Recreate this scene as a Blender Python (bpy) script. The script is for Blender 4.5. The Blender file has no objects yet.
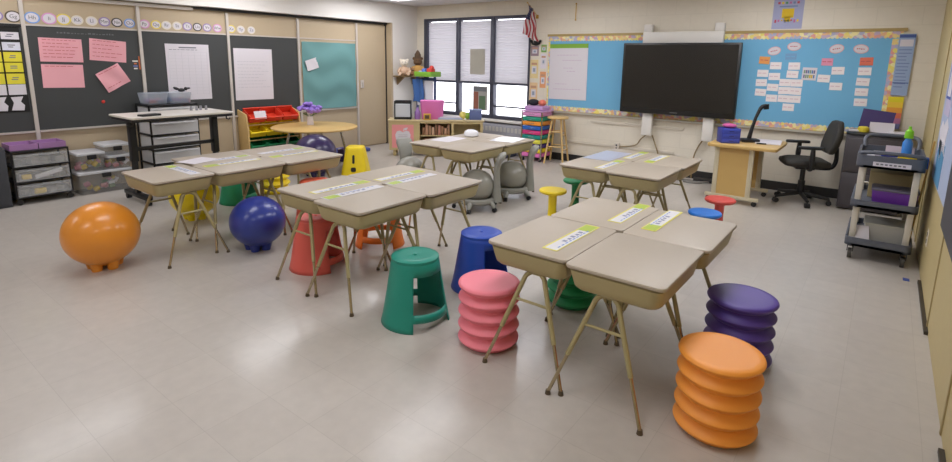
import bpy, bmesh, math, random
from mathutils import Vector, Matrix
random.seed(7)
PI = math.pi
scn = bpy.context.scene
COL = scn.collection

# ------------------------------------------------------------------ materials
def lin(c):
    return tuple((v/255/12.92 if v/255 <= .04045 else ((v/255+.055)/1.055)**2.4) for v in c) + (1,)
MATS = {}
def mat(name, rgb, rough=.5, metal=0, noise=.0, nscale=8, bump=0, bscale=200, trans=0, alpha=1, spec=.5, coat=0, emit=0):
    if name in MATS: return MATS[name]
    m = bpy.data.materials.new(name); m.use_nodes = True
    nt = m.node_tree; b = nt.nodes['Principled BSDF']
    c = lin(rgb)
    b.inputs['Base Color'].default_value = c
    b.inputs['Roughness'].default_value = rough; b.inputs['Metallic'].default_value = metal
    b.inputs['Specular IOR Level'].default_value = spec
    b.inputs['Transmission Weight'].default_value = trans
    b.inputs['Alpha'].default_value = alpha
    b.inputs['Coat Weight'].default_value = coat
    tc = nt.nodes.new('ShaderNodeTexCoord')
    if noise:
        n = nt.nodes.new('ShaderNodeTexNoise'); n.inputs['Scale'].default_value = nscale; n.inputs['Detail'].default_value = 4
        nt.links.new(tc.outputs['Object'], n.inputs['Vector'])
        mx = nt.nodes.new('ShaderNodeMix'); mx.data_type = 'RGBA'
        mx.inputs['A'].default_value = tuple(max(0, v*(1-noise)) for v in c[:3])+(1,)
        mx.inputs['B'].default_value = tuple(min(1, v*(1+noise)) for v in c[:3])+(1,)
        nt.links.new(n.outputs['Fac'], mx.inputs['Factor']); nt.links.new(mx.outputs['Result'], b.inputs['Base Color'])
    if bump:
        n2 = nt.nodes.new('ShaderNodeTexNoise'); n2.inputs['Scale'].default_value = bscale
        nt.links.new(tc.outputs['Object'], n2.inputs['Vector'])
        bp = nt.nodes.new('ShaderNodeBump'); bp.inputs['Strength'].default_value = bump; bp.inputs['Distance'].default_value = .002
        nt.links.new(n2.outputs['Fac'], bp.inputs['Height']); nt.links.new(bp.outputs['Normal'], b.inputs['Normal'])
    if emit:
        b.inputs['Emission Color'].default_value = c; b.inputs['Emission Strength'].default_value = emit
    MATS[name] = m
    return m

def brick_mat(name, c1, c2, mortar, w, h, msize, rough, offset=0, axes='XY', bump=.15, noise=.04, coat=0):
    m = bpy.data.materials.new(name); m.use_nodes = True; MATS[name] = m
    nt = m.node_tree; b = nt.nodes['Principled BSDF']; N = nt.nodes.new; L = nt.links.new
    tc = N('ShaderNodeTexCoord'); sp = N('ShaderNodeSeparateXYZ'); cb = N('ShaderNodeCombineXYZ')
    L(tc.outputs['Object'], sp.inputs[0]); L(sp.outputs[axes[0]], cb.inputs[0]); L(sp.outputs[axes[1]], cb.inputs[1])
    br = N('ShaderNodeTexBrick'); br.offset = offset; br.squash = 1
    L(cb.outputs[0], br.inputs['Vector'])
    br.inputs['Color1'].default_value = lin(c1); br.inputs['Color2'].default_value = lin(c2); br.inputs['Mortar'].default_value = lin(mortar)
    br.inputs['Scale'].default_value = 1; br.inputs['Mortar Size'].default_value = msize; br.inputs['Mortar Smooth'].default_value = .3
    br.inputs['Brick Width'].default_value = w; br.inputs['Row Height'].default_value = h
    n = N('ShaderNodeTexNoise'); n.inputs['Scale'].default_value = 14; n.inputs['Detail'].default_value = 6
    L(tc.outputs['Object'], n.inputs['Vector'])
    mr = N('ShaderNodeMapRange'); mr.inputs['To Min'].default_value = 1-noise*2; mr.inputs['To Max'].default_value = 1+noise*2
    L(n.outputs['Fac'], mr.inputs['Value'])
    mx = N('ShaderNodeVectorMath'); mx.operation = 'SCALE'
    L(br.outputs['Color'], mx.inputs[0]); L(mr.outputs[0], mx.inputs['Scale'])
    L(mx.outputs[0], b.inputs['Base Color'])
    b.inputs['Roughness'].default_value = rough; b.inputs['Coat Weight'].default_value = coat; b.inputs['Coat Roughness'].default_value = .15
    if bump:
        bp = N('ShaderNodeBump'); bp.inputs['Strength'].default_value = bump; bp.inputs['Distance'].default_value = .004; bp.invert = True
        L(br.outputs['Fac'], bp.inputs['Height']); L(bp.outputs['Normal'], b.inputs['Normal'])
    return m

def patch_mat(name, cols, scale):
    """printed multi-colour paper: random flat patches"""
    m = bpy.data.materials.new(name); m.use_nodes = True; MATS[name] = m
    nt = m.node_tree; b = nt.nodes['Principled BSDF']; N = nt.nodes.new; L = nt.links.new
    tc = N('ShaderNodeTexCoord'); v = N('ShaderNodeTexVoronoi'); v.inputs['Scale'].default_value = scale
    L(tc.outputs['Object'], v.inputs['Vector'])
    s = N('ShaderNodeSeparateColor'); L(v.outputs['Color'], s.inputs[0])
    r = N('ShaderNodeValToRGB'); r.color_ramp.interpolation = 'CONSTANT'
    el = r.color_ramp.elements
    while len(el) < len(cols): el.new(.5)
    for i, c in enumerate(cols):
        el[i].position = i/len(cols); el[i].color = lin(c)
    L(s.outputs[0], r.inputs[0]); L(r.outputs['Color'], b.inputs['Base Color'])
    b.inputs['Roughness'].default_value = .7
    return m

# ------------------------------------------------------------------ mesh builder
def rotm(rx=0, ry=0, rz=0):
    return Matrix.Rotation(rz, 4, 'Z') @ Matrix.Rotation(ry, 4, 'Y') @ Matrix.Rotation(rx, 4, 'X')
class MB:
    def __init__(s): s.bm = bmesh.new(); s.mi = 0; s.X = Matrix.Identity(4)
    def m(s, i): s.mi = i; return s
    def merge(s, t, M=None):
        M = s.X @ M if M is not None else s.X
        t.verts.ensure_lookup_table()
        mp = {v: s.bm.verts.new(M @ v.co) for v in t.verts}
        for f in t.faces:
            try:
                g = s.bm.faces.new([mp[v] for v in f.verts]); g.material_index = s.mi; g.smooth = True
            except ValueError: pass
        t.free(); return s
    def box(s, c, d, bev=0, rot=None, seg=2):
        t = bmesh.new(); bmesh.ops.create_cube(t, size=1)
        for v in t.verts: v.co = Vector((v.co.x*d[0], v.co.y*d[1], v.co.z*d[2]))
        if bev: bmesh.ops.bevel(t, geom=list(t.edges), offset=min(bev, min(d)*.49), segments=seg, profile=.5, affect='EDGES')
        M = Matrix.Translation(c)
        if rot: M = M @ rotm(*rot)
        return s.merge(t, M)
    def bb(s, lo, hi, bev=0):
        return s.box([(a+b)/2 for a, b in zip(lo, hi)], [abs(b-a) for a, b in zip(lo, hi)], bev)
    def loft(s, rings, caps=True, closed=True):
        t = bmesh.new(); R = [[t.verts.new(p) for p in r] for r in rings]; n = len(R[0])
        for a, b in zip(R, R[1:]):
            for i in range(n if closed else n-1):
                j = (i+1) % n
                t.faces.new((a[i], a[j], b[j], b[i]))
        if caps: t.faces.new(R[0][::-1]); t.faces.new(R[-1])
        bmesh.ops.recalc_face_normals(t, faces=t.faces[:])
        return s.merge(t)
    def prism(s, pts, z0, z1, bev=0, M=None, seg=2):
        t = bmesh.new(); a = [t.verts.new((p[0], p[1], z0)) for p in pts]; b = [t.verts.new((p[0], p[1], z1)) for p in pts]
        n = len(pts); t.faces.new(a[::-1]); t.faces.new(b)
        for i in range(n): t.faces.new((a[i], a[(i+1) % n], b[(i+1) % n], b[i]))
        bmesh.ops.recalc_face_normals(t, faces=t.faces[:])
        if bev:
            e = [e for e in t.edges if abs(e.verts[0].co.z-e.verts[1].co.z) < 1e-6]
            bmesh.ops.bevel(t, geom=e, offset=bev, segments=seg, profile=.5, affect='EDGES')
        return s.merge(t, M)
    def tube(s, pts, r, seg=8, smooth=0, caps=True):
        P = [Vector(p) for p in pts]
        rs = list(r) if hasattr(r, '__len__') else [r]*len(P)
        if smooth:
            Q, q = [], []
            for i in range(len(P)-1):
                p0, p1, p2, p3 = P[max(i-1, 0)], P[i], P[i+1], P[min(i+2, len(P)-1)]
                for k in range(smooth):
                    u = k/smooth
                    Q.append(.5*((2*p1)+(p2-p0)*u+(2*p0-5*p1+4*p2-p3)*u*u+(3*p1-p0-3*p2+p3)*u**3)); q.append(rs[i]*(1-u)+rs[i+1]*u)
            Q.append(P[-1]); q.append(rs[-1]); P, rs = Q, q
        rings = []; up = None
        for i, p in enumerate(P):
            d = (P[min(i+1, len(P)-1)]-P[max(i-1, 0)]).normalized()
            if up is None:
                up = Vector((0, 0, 1)) if abs(d.z) < .9 else Vector((1, 0, 0))
            x = d.cross(up).normalized(); y = x.cross(d).normalized(); up = y
            rings.append([p+(x*math.cos(a)+y*math.sin(a))*rs[i] for a in [2*PI*k/seg for k in range(seg)]])
        return s.loft(rings, caps)
    def cyl(s, p0, p1, r0, r1=None, seg=20): return s.tube([p0, p1], [r0, r0 if r1 is None else r1], seg)
    def lathe(s, prof, seg=36, c=(0, 0, 0)):
        c = Vector(c)
        return s.loft([[c+Vector((r*math.cos(2*PI*k/seg), r*math.sin(2*PI*k/seg), z)) for k in range(seg)] for r, z in [(max(r, 1e-4), z) for r, z in prof]])
    def sphere(s, c, r, sc=(1, 1, 1), seg=32, rings=18, rot=None):
        t = bmesh.new(); bmesh.ops.create_uvsphere(t, u_segments=seg, v_segments=rings, radius=r)
        M = Matrix.Translation(c)
        if rot: M = M @ rotm(*rot)
        return s.merge(t, M @ Matrix.Diagonal((*sc, 1)))
    def sheet(s, f, nu, nv, th=.002, mfn=None):
        """f(u,v)->point, thin solid sheet"""
        P = [[Vector(f(i/nu, j/nv)) for j in range(nv+1)] for i in range(nu+1)]
        nrm = (P[nu][0]-P[0][0]).cross(P[0][nv]-P[0][0]).normalized()*th
        V = [[s.bm.verts.new(s.X @ p) for p in row] for row in P]; W = [[s.bm.verts.new(s.X @ (p-nrm)) for p in row] for row in P]
        def F(vs, k):
            g = s.bm.faces.new(vs); g.material_index = k; g.smooth = True
        for i in range(nu):
            for j in range(nv):
                k = mfn((i+.5)/nu, (j+.5)/nv) if mfn else s.mi
                F((V[i][j], V[i+1][j], V[i+1][j+1], V[i][j+1]), k); F((W[i][j], W[i][j+1], W[i+1][j+1], W[i+1][j]), k)
        for i in range(nu):
            F((V[i][0], W[i][0], W[i+1][0], V[i+1][0]), s.mi); F((V[i][nv], V[i+1][nv], W[i+1][nv], W[i][nv]), s.mi)
        for j in range(nv):
            F((V[0][j], V[0][j+1], W[0][j+1], W[0][j]), s.mi); F((V[nu][j], W[nu][j], W[nu][j+1], V[nu][j+1]), s.mi)
        return s
    def text(s, body, size, M, depth=.0008):
        cu = bpy.data.curves.new('t', 'FONT'); cu.body = body; cu.size = size; cu.align_x = 'CENTER'; cu.align_y = 'CENTER'; cu.extrude = depth; cu.resolution_u = 3
        o = bpy.data.objects.new('t', cu); COL.objects.link(o)
        bpy.context.view_layer.update()
        me = bpy.data.meshes.new_from_object(o.evaluated_get(bpy.context.evaluated_depsgraph_get()))
        t = bmesh.new(); t.from_mesh(me); bpy.data.objects.remove(o); bpy.data.curves.remove(cu); bpy.data.meshes.remove(me)
        return s.merge(t, M)
    def build(s, name, mats, parent=None, loc=(0, 0, 0), rz=0, sharp=40):
        me = bpy.data.meshes.new(name)
        bmesh.ops.recalc_face_normals(s.bm, faces=s.bm.faces[:])
        s.bm.to_mesh(me); s.bm.free()
        for m_ in (mats if isinstance(mats, (list, tuple)) else [mats]): me.materials.append(m_)
        me.set_sharp_from_angle(angle=math.radians(sharp))
        o = bpy.data.objects.new(name, me); COL.objects.link(o)
        o.location = loc; o.rotation_euler = (0, 0, rz)
        if parent: o.parent = parent
        return o
def rr(w, d, r, n=5):
    out = []
    for cx, cy, a0 in ((w/2-r, d/2-r, 0), (-w/2+r, d/2-r, 90), (-w/2+r, -d/2+r, 180), (w/2-r, -d/2+r, 270)):
        for k in range(n+1):
            a = math.radians(a0+90*k/n); out.append((cx+r*math.cos(a), cy+r*math.sin(a)))
    return out
def tag(o, label, cat, group=None):
    o['label'] = label; o['category'] = cat
    if group: o['group'] = group
    return o
def thing(name, label, cat, loc=(0, 0, 0), rz=0, group=None):
    o = bpy.data.objects.new(name, None); COL.objects.link(o); o.empty_display_size = .1
    o.location = loc; o.rotation_euler = (0, 0, rz)
    return tag(o, label, cat, group)
def struct(o): o['kind'] = 'structure'; return o
KIDS = {}
def copy_tree(o, parent=None):
    c = o.copy(); COL.objects.link(c)
    if parent: c.parent = parent
    for ch in o.children: copy_tree(ch, c)
    return c
def dup(o, label, loc, rz=0, group=None):
    c = copy_tree(o); c.location = loc; c.rotation_euler = (0, 0, rz); c['label'] = label
    if group: c['group'] = group
    return c

# ------------------------------------------------------------------ palette
white = mat('white_paint', (226, 222, 216), .5)
cream = mat('cream_paint', (214, 205, 190), .6, noise=.03)
paper = mat('white_paper', (216, 211, 217), .8)
ink = mat('grey_ink', (120, 118, 128), .8)
redink = mat('red_ink', (190, 90, 95), .8)
black = mat('black_plastic', (26, 26, 28), .45)
blackm = mat('black_metal', (34, 34, 36), .4, metal=.3)
dgrey = mat('dark_grey_plastic', (62, 64, 70), .5, bump=.1)
chrome = mat('chrome', (200, 196, 186), .22, metal=1)
wood = mat('light_wood', (214, 180, 120), .45, noise=.08, nscale=5)
maple = mat('maple_laminate', (205, 170, 105), .4, noise=.06, nscale=4)
yellowp = mat('yellow_plastic', (242, 214, 30), .4)
redp = mat('red_plastic', (214, 62, 40), .4)
greenp = mat('green_plastic', (22, 128, 78), .42)
bluep = mat('blue_plastic', (42, 84, 186), .4)
purplep = mat('purple_plastic', (106, 52, 160), .42)
pinkp = mat('pink_plastic', (226, 122, 190), .45)

# ------------------------------------------------------------------ room shell
XL, XR, YN, YB, ZC = -7.45, .376, -1.9, 7.65, 2.56
floor_m = brick_mat('vinyl_floor_tile', (184, 177, 169), (188, 181, 173), (174, 167, 159), .305, .305, .0016, .4, bump=.03, noise=.05, coat=.3)
cmu = brick_mat('painted_concrete_block', (226, 218, 202), (224, 216, 200), (220, 212, 196), .406, .203, .006, .55, offset=.5, axes='XZ', bump=.12, noise=.02)
ceil_m = brick_mat('ceiling_tile', (226, 224, 226), (222, 220, 222), (196, 196, 196), .61, .61, .012, .8, bump=.2, noise=.02)
tan = mat('tan_partition_vinyl', (186, 168, 140), .55, noise=.03, nscale=30)
tanr = mat('tan_wall_panel', (190, 172, 122), .5, noise=.04, nscale=20)
struct(MB().bb((XL-.3, YN-.1, -.1), (XR+.2, YB+.2, 0)).build('floor', floor_m))
struct(MB().bb((XL-.3, YN-.1, ZC), (XR+.2, YB+.2, ZC+.1)).build('ceiling', ceil_m))
# back wall with the window opening
WX0, WX1, WZ0, WZ1 = -7.1, -4.745, .57, 2.32
w = MB()
w.bb((XL-.3, YB, 0), (WX0, YB+.2, ZC)); w.bb((WX1, YB, 0), (XR+.2, YB+.2, ZC))
w.bb((WX0, YB, 0), (WX1, YB+.2, WZ0)); w.bb((WX0, YB, WZ1), (WX1, YB+.2, ZC))
struct(w.build('wall_back', cmu))
w = MB().bb((XL-.15, YN-.1, 0), (XL, 7.0, ZC))
struct(w.build('wall_left', tan))
struct(MB().bb((XL-.15, 7.0, 0), (-7.3, YB, ZC)).build('trim_1', white))                   # white column
struct(MB().bb((XL, 6.955, 0), (-7.3, 6.999, 2.22)).build('trim_2', tan))                    # its tan jamb
struct(MB().bb((XL, 3.5, 2.22), (-7.3, 6.999, ZC)).bb((XL, YN, 2.215), (-7.3, 3.499, ZC)).build('trim_3', white))   # bulkhead over the partition
struct(MB().bb((XL, 3.5, 2.185), (XL+.06, 6.95, 2.215)).build('trim_4', black))              # black strip added for the shade in the gap under the bulkhead
struct(MB().bb((XL, YN, 2.165), (XL+.05, 3.5, 2.2)).build('trim_5', white))
struct(MB().bb((XR, YN-.1, 0), (XR+.15, YB, ZC)).build('wall_right', tanr))
struct(MB().bb((XL-.3, YN-.1, 0), (XR+.2, YN, ZC)).build('wall_front', cream))
struct(MB().bb((WX1+.0, YB-.015, 0), (XR, YB, .115)).build('baseboard_back', mat('black_cove_base', (42, 40, 40), .5)))
struct(MB().bb((XL, 3.0, 0), (XL+.012, 6.28, .05)).build('baseboard_left', mat('tan_base', (150, 128, 92), .6)))
# floor track and panel seams along the right wall
tr = MB()
for y0, y1 in ((4.0, 5.0), (1.2, 2.75)): tr.bb((XR-.02, y0, 0), (XR, y1, .02))
struct(tr.build('trim_6', mat('dark_track', (58, 50, 40), .5)))
sm = MB()
for y in (.4, 1.65, 2.9, 4.1, 6.2): sm.bb((XR-.006, y-.012, 0), (XR, y+.012, 2.5))
struct(sm.build('trim_7', mat('panel_seam', (168, 150, 106), .6)))
# partition door leaf + strips
strip = mat('aluminium_strip', (206, 198, 190), .4, metal=.25)
st = MB()
for y in (.55, 1.71, 2.84, 3.965, 5.10, 6.265): st.bb((XL, y-.018, 0), (XL+.03, y+.018, 2.17))
struct(st.build('trim_8', strip))
rl = MB()
for y0, y1 in ((-.5, .53), (.57, 1.69), (1.73, 2.82), (2.86, 3.945), (3.985, 5.08), (5.12, 6.245)):
    rl.bb((XL, y0, 1.868), (XL+.022, y1, 1.885)); rl.bb((XL, y0, .715), (XL+.035, y1, .735))
struct(rl.build('trim_9', strip))
d = MB().bb((XL, 6.29, .02), (XL+.02, 6.93, 2.17))
dr = struct(d.build('door_1', tan))
MB().bb((XL+.02, 6.33, 1.06), (XL+.03, 6.40, 1.2)).bb((XL+.03, 6.355, 1.09), (XL+.045, 6.375, 1.16)).build('door_handle', strip, dr)
struct(MB().bb((XL, 6.93, 0), (XL+.03, 6.955, 2.2)).build('trim_10', mat('dark_gap', (40, 36, 34), .6)))
# conduit raceway on the back wall
struct(MB().bb((-4.0, YB-.02, .31), (-2.3, YB, .345)).build('trim_11', cream))
struct(MB().bb((-3.6, YB-.02, .66), (-2.2, YB, .69)).build('trim_12', cream))

# ------------------------------------------------------------------ window
wf = MB()
fm = mat('window_frame_metal', (70, 72, 86), .45, metal=.2)
def frame_bar(x0, x1, z0, z1, y0=YB-.03, y1=YB+.08): wf.bb((x0, y0, z0), (x1, y1, z1), .004)
frame_bar(WX0, WX0+.09, WZ0, WZ1); frame_bar(WX1-.025, WX1, WZ0, WZ1)
frame_bar(-6.31, -6.235, WZ0, WZ1); frame_bar(-5.54, -5.46, WZ0, WZ1)
for a, b in ((WX0+.09, -6.31), (-6.235, -5.54), (-5.46, WX1-.025)):
    frame_bar(a, b, WZ0, WZ0+.06); frame_bar(a, b, WZ1-.05, WZ1); frame_bar(a, b, 1.165, 1.205)
    if a != -6.235: frame_bar(a, b, .775, .80, YB, YB+.06)
win = struct(wf.build('window_1', fm))
gm = bpy.data.materials.new('window_glass'); gm.use_nodes = True
nt = gm.node_tree; nt.nodes.remove(nt.nodes['Principled BSDF'])
t_ = nt.nodes.new('ShaderNodeBsdfTransparent'); g_ = nt.nodes.new('ShaderNodeBsdfGlossy'); g_.inputs['Roughness'].default_value = .02
mx_ = nt.nodes.new('ShaderNodeMixShader'); mx_.inputs[0].default_value = .06
nt.links.new(t_.outputs[0], mx_.inputs[1]); nt.links.new(g_.outputs[0], mx_.inputs[2]); nt.links.new(mx_.outputs[0], nt.nodes['Material Output'].inputs[0])
g = MB()
for a, b in ((WX0+.09, -6.31), (-6.235, -5.54), (-5.46, WX1-.025)): g.bb((a, YB+.05, WZ0+.06), (b, YB+.055, WZ1-.05))
g.build('glass_pane', gm, win)
bm_ = bpy.data.materials.new('blind_fabric'); bm_.use_nodes = True
nt = bm_.node_tree; p_ = nt.nodes['Principled BSDF']; p_.inputs['Base Color'].default_value = lin((222, 220, 226)); p_.inputs['Roughness'].default_value = .8
tl = nt.nodes.new('ShaderNodeBsdfTranslucent'); tl.inputs[0].default_value = lin((200, 198, 200)); mm = nt.nodes.new('ShaderNodeMixShader'); mm.inputs[0].default_value = .68
nt.links.new(p_.outputs[0], mm.inputs[1]); nt.links.new(tl.outputs[0], mm.inputs[2]); nt.links.new(mm.outputs[0], nt.nodes['Material Output'].inputs[0])
for (a, b, lb) in ((WX0+.095, -6.315, 'white pleated blind in the left window bay, beside the corner'), (-6.23, -5.545, 'white pleated blind in the middle window bay with grey sheet on it'), (-5.455, WX1-.03, 'white pleated blind in the right window bay, next to the flag')):
    t = thing('window_blind', lb, 'blind', ((a+b)/2, YB+.015, 1.2), 0, 'window blinds')
    k = MB(); n = 46; H = 1.05
    rg = []
    for i in range(n+1):
        z = H*i/n; y = .003 if i % 2 else -.003
        rg.append([((a-b)/2, y-.001, z), ((b-a)/2, y-.001, z), ((b-a)/2, y+.001, z), ((a-b)/2, y+.001, z)])
    k.loft(rg).build('pleated_shade', bm_, t, sharp=20)
    MB().bb(((a-b)/2, -.014, -.008), ((b-a)/2, .012, .006), .003).build('bottom_rail', white, t)
struct(MB().bb((WX0-.03, YB-.14, .53), (WX1+.03, YB+.02, .568), .006).build('trim_13', white))    # sill
tag(MB().bb((-6.0, YB-.004, 1.33), (-5.67, YB-.0015, 1.77)).build('paper_sheet', mat('grey_translucent_sheet', (176, 172, 160), .6, noise=.1, nscale=60)), 'grey rectangular sheet taped to the middle window blind', 'paper')
pm = MB(); pm.bb((-5.96, YB+.044, .69), (-5.64, YB+.048, 1.12))
pm.m(1).bb((-5.94, YB+.041, .71), (-5.84, YB+.044, 1.02)).m(2).bb((-5.82, YB+.041, .71), (-5.68, YB+.044, .95)).m(3).bb((-5.94, YB+.041, 1.03), (-5.66, YB+.044, 1.1))
tag(pm.build('window_picture', [mat('pic_grey', (170, 166, 160), .7), mat('pic_brick', (150, 92, 74), .7), mat('pic_green', (96, 120, 92), .7), mat('pic_dark', (120, 122, 126), .7)]), 'picture of grey, brown and green shapes on the lower middle window pane', 'picture')
# radiator cover below the window
rd = thing('radiator_cover', 'long white radiator cover under the window sill', 'radiator', (-5.75, YB-.11, 0))
MB().bb((-1.05, -.08, .0), (1.05, .105, .5), .008).build('casing', mat('radiator_grey', (164, 164, 174), .5), rd)
s = MB()
for i in range(26): s.bb((-.98+i*.077, -.085, .38), (-.93+i*.077, -.078, .46))
s.build('grille', mat('grille_grey', (196, 194, 190), .5), rd)

# ------------------------------------------------------------------ ceiling lights
lum = mat('fluorescent_diffuser', (246, 248, 255), .6, emit=3.0)
i = 0
rows = ['by the near wall', 'over the front of the room', 'over the middle of the room', 'near the window wall']
cols = ['on the chalkboard side', 'along the centre line', 'on the right wall side']
for cx, x in enumerate((-6.55, -3.7, -1.1)):
    for ry, y in enumerate((-.9, 1.5, 3.9, 6.1)):
        t = thing('ceiling_light', 'recessed fluorescent ceiling light %s, %s' % (rows[ry], cols[cx]), 'light', (x, y, ZC), 0, 'recessed ceiling lights')
        f = MB(); f.bb((-.32, -.62, -.015), (.32, -.59, .0)); f.bb((-.32, .59, -.015), (.32, .62, 0)); f.bb((-.32, -.59, -.015), (-.29, .59, 0)); f.bb((.29, -.59, -.015), (.32, .59, 0))
        f.build('frame', white, t)
        MB().bb((-.29, -.59, -.008), (.29, .59, -.002)).build('diffuser', lum, t)
        ld = bpy.data.lights.new('ceiling_lamp', 'AREA'); ld.shape = 'RECTANGLE'; ld.size = .56; ld.size_y = 1.16; ld.energy = (9.2, 10.6, 16, 18.5)[ry]*(1.12, 1.0, 1.38)[cx]; ld.color = (.965, .965, 1)
        lo = bpy.data.objects.new('lamp', ld); COL.objects.link(lo); lo.parent = t; lo.location = (0, 0, -.02)

# ------------------------------------------------------------------ desks
lid_m = mat('desk_lid_laminate', (177, 165, 149), .46, noise=.025, nscale=40)
tray_m = mat('desk_tray_plastic', (172, 158, 116), .5, noise=.02)
leg_m = mat('desk_leg_paint', (166, 154, 112), .35, metal=.15)
ins_m = mat('desk_leg_insert', (176, 162, 132), .25, metal=.85)
glide_m = mat('desk_glide', (84, 70, 50), .5)
def make_desk(label, loc, rz):
    t = thing('school_desk', label, 'desk', loc, rz, 'lift-lid school desks')
    MB().prism(rr(.468, .608, .032), .641, .66, .006).build('lid', lid_m, t)
    b = MB(); rings = []
    for z, ins, r in ((.533, .05, .05), (.536, .036, .05), (.55, .022, .055), (.575, .016, .055), (.63, .007, .045), (.634, .011, .045)):
        rings.append([(x, y, z) for x, y in rr(.457-2*ins, .606-2*ins, r)])
    b.loft(rings); b.m(1).prism(rr(.40, .55, .04), .634, .641)  # dark-coloured band paints in the shade of the gap under the lid
    b.build('tray_body', [tray_m, mat('lid_gap_shade', (70, 60, 44), .6)], t)
    c0 = -.035
    for sy in (-1, 1):
        for sx in (-1, 1):
            top = Vector((c0+sx*.02, sy*.235, .53)); sh = Vector((c0+sx*.066, sy*.255, .47)); ft = Vector((c0+sx*.2275, sy*.35, .012))
            mid = sh.lerp(ft, .55)
            lg = MB().tube([top, top.lerp(sh, .5)+Vector((sx*.008, 0, .008)), sh, sh.lerp(ft, .15), mid], .0125, 10, smooth=3).build('leg', leg_m, t)
            MB().tube([sh.lerp(ft, .53), ft], .0092, 8).build('leg_insert', ins_m, lg)
            MB().cyl(ft+Vector((0, 0, -.0115)), ft+Vector((0, 0, .01)), .0145, .011, 12).build('glide', glide_m, lg)
        a = Vector((c0-.066, sy*.255, .47)).lerp(Vector((c0-.2275, sy*.35, .012)), .2); b_ = Vector((c0+.066, sy*.255, .47)).lerp(Vector((c0+.2275, sy*.35, .012)), .2)
        MB().tube([a, b_], .0075, 8).build('crossbar', leg_m, t)
    MB().box((c0, 0, .524), (.05, .48, .022), .004).build('under_rail', leg_m, t)
    return t
D = []
c1 = ' of the front cluster, the one nearest the camera'
desks = [
 ((-.857, 2.42, 0), 0, 'tan school desk with a bare lid nearest the camera, behind the orange stool'),
 ((-1.328, 2.45, 0), PI, 'tan school desk with name strip beside the pink ribbed stool'),
 ((-.832, 3.03, 0), 0, 'tan school desk with name strip behind the purple ribbed stool'),
 ((-1.303, 3.06, 0), PI, 'tan school desk above the green ribbed stool, near the yellow pedestal stool'),
 ((-2.665, 2.34, 0), 0, 'tan school desk just behind the teal stool, foremost of the middle cluster'),
 ((-3.135, 2.37, 0), PI, 'tan school desk over the coral stool in the middle cluster'),
 ((-2.64, 2.95, 0), 0, 'tan school desk behind the blue slotted stool in the middle cluster'),
 ((-3.11, 2.98, 0), PI, 'tan school desk over the orange slotted stool, farthest of the middle cluster'),
 ((-4.475, 1.815, 0), -PI/2, 'tan school desk at the end of the left cluster by the orange ball'),
 ((-4.37, 2.36, 0), 0, 'tan school desk directly behind the blue ball in the left cluster'),
 ((-4.84, 2.39, 0), PI, 'tan school desk above the yellow ball in the left cluster'),
 ((-4.345, 2.97, 0), 0, 'tan school desk in front of the purple ball, right end of left cluster'),
 ((-4.815, 3.0, 0), PI, 'tan school desk nearest the wooden toy bin rack in the left cluster'),
 ((-3.505, 4.53, 0), 0, 'tan school desk foremost of the far cluster, beside a half hidden ball chair'),
 ((-3.975, 4.56, 0), PI, 'tan school desk at the left of the far cluster, nearest the apple poster'),
 ((-3.49, 5.14, 0), 0, 'tan school desk at the right of the far cluster, nearest the rainbow drawers'),
 ((-3.96, 5.17, 0), PI, 'tan school desk at the back of the far cluster, with a domed container'),
 ((-1.60, 4.53, 0), 0, 'tan school desk foremost of the cluster under the screen, near the blue stool'),
 ((-2.07, 4.56, 0), PI, 'tan school desk behind the yellow and green pedestal stools'),
 ((-1.585, 5.14, 0), 0, 'tan school desk at the right end under the screen, near the red stool'),
 ((-2.055, 5.17, 0), PI, 'tan school desk with a painted pale blue reflection, back of cluster under the screen'),
]
base = make_desk(desks[0][2], desks[0][0], desks[0][1])
for loc, rz, lb in desks[1:]: dup(base, lb, loc, rz)

# name strips on lids
tagm = [mat('strip_yellow', (216, 208, 90), .5), mat('strip_white', (212, 210, 214), .5), mat('strip_green', (170, 190, 70), .5), mat('strip_dark', (130, 134, 160), .5), mat('strip_blue', (110, 140, 200), .5)]
def name_strip(label, x, y, rz, L=.5, W=.085, pale=False, z=.6606):
    b = MB(); b.prism(rr(W, L, .004, 2), 0, .0012)
    b.m(1).bb((-W/2+.012, -L/2+.012, .0012), (W/2-.006, L/2-.05, .0016))
    b.m(2).bb((-W/2+.006, L/2-.12, .0016), (W/2-.008, L/2-.012, .002))
    b.m(3)
    for k in range(5): b.bb((-.012+.006*(k % 2), -.10+.045*k, .0016), (.012, -.075+.045*k, .0021))
    b.m(4)
    for k in range(9): b.bb((.018, -.2+.04*k, .0016), (.026, -.175+.04*k, .0021))
    o = b.build('name_strip', [tagm[1] if pale else tagm[0]]+tagm[1:], None, (x, y, z), rz)
    tag(o, label, 'name strip', 'printed desk name strips')
name_strip('yellow and white name strip on the desk beside the pink ribbed stool', -1.235, 2.48, 0)
name_strip('yellow and white name strip on the desk over the green ribbed stool', -1.175, 3.13, 0)
name_strip('yellow and white name strip on the desk behind the purple ribbed stool', -.965, 3.11, PI)
name_strip('pale name strip on the desk just behind the teal stool', -2.87, 2.36, PI, pale=True)
name_strip('yellow name strip on the desk over the coral stool, left of the middle cluster', -3.06, 2.40, 0)
name_strip('pale name strip on the desk behind the blue slotted stool', -2.86, 2.93, PI, pale=True)
name_strip('yellow name strip on the desk over the orange slotted stool', -3.02, 2.96, 0)
name_strip('yellow name strip on the desk behind the blue ball', -4.49, 2.36, PI)
name_strip('pale name strip on the desk above the yellow ball', -4.72, 2.39, 0, pale=True)
name_strip('yellow name strip on the right end desk of the left cluster', -4.48, 2.97, PI)
name_strip('pale name strip on the desk nearest the toy bin shelf', -4.72, 3.0, 0, pale=True)
name_strip('pale name strip on the end desk by the orange ball', -4.5, 1.93, PI/2, pale=True)
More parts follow.
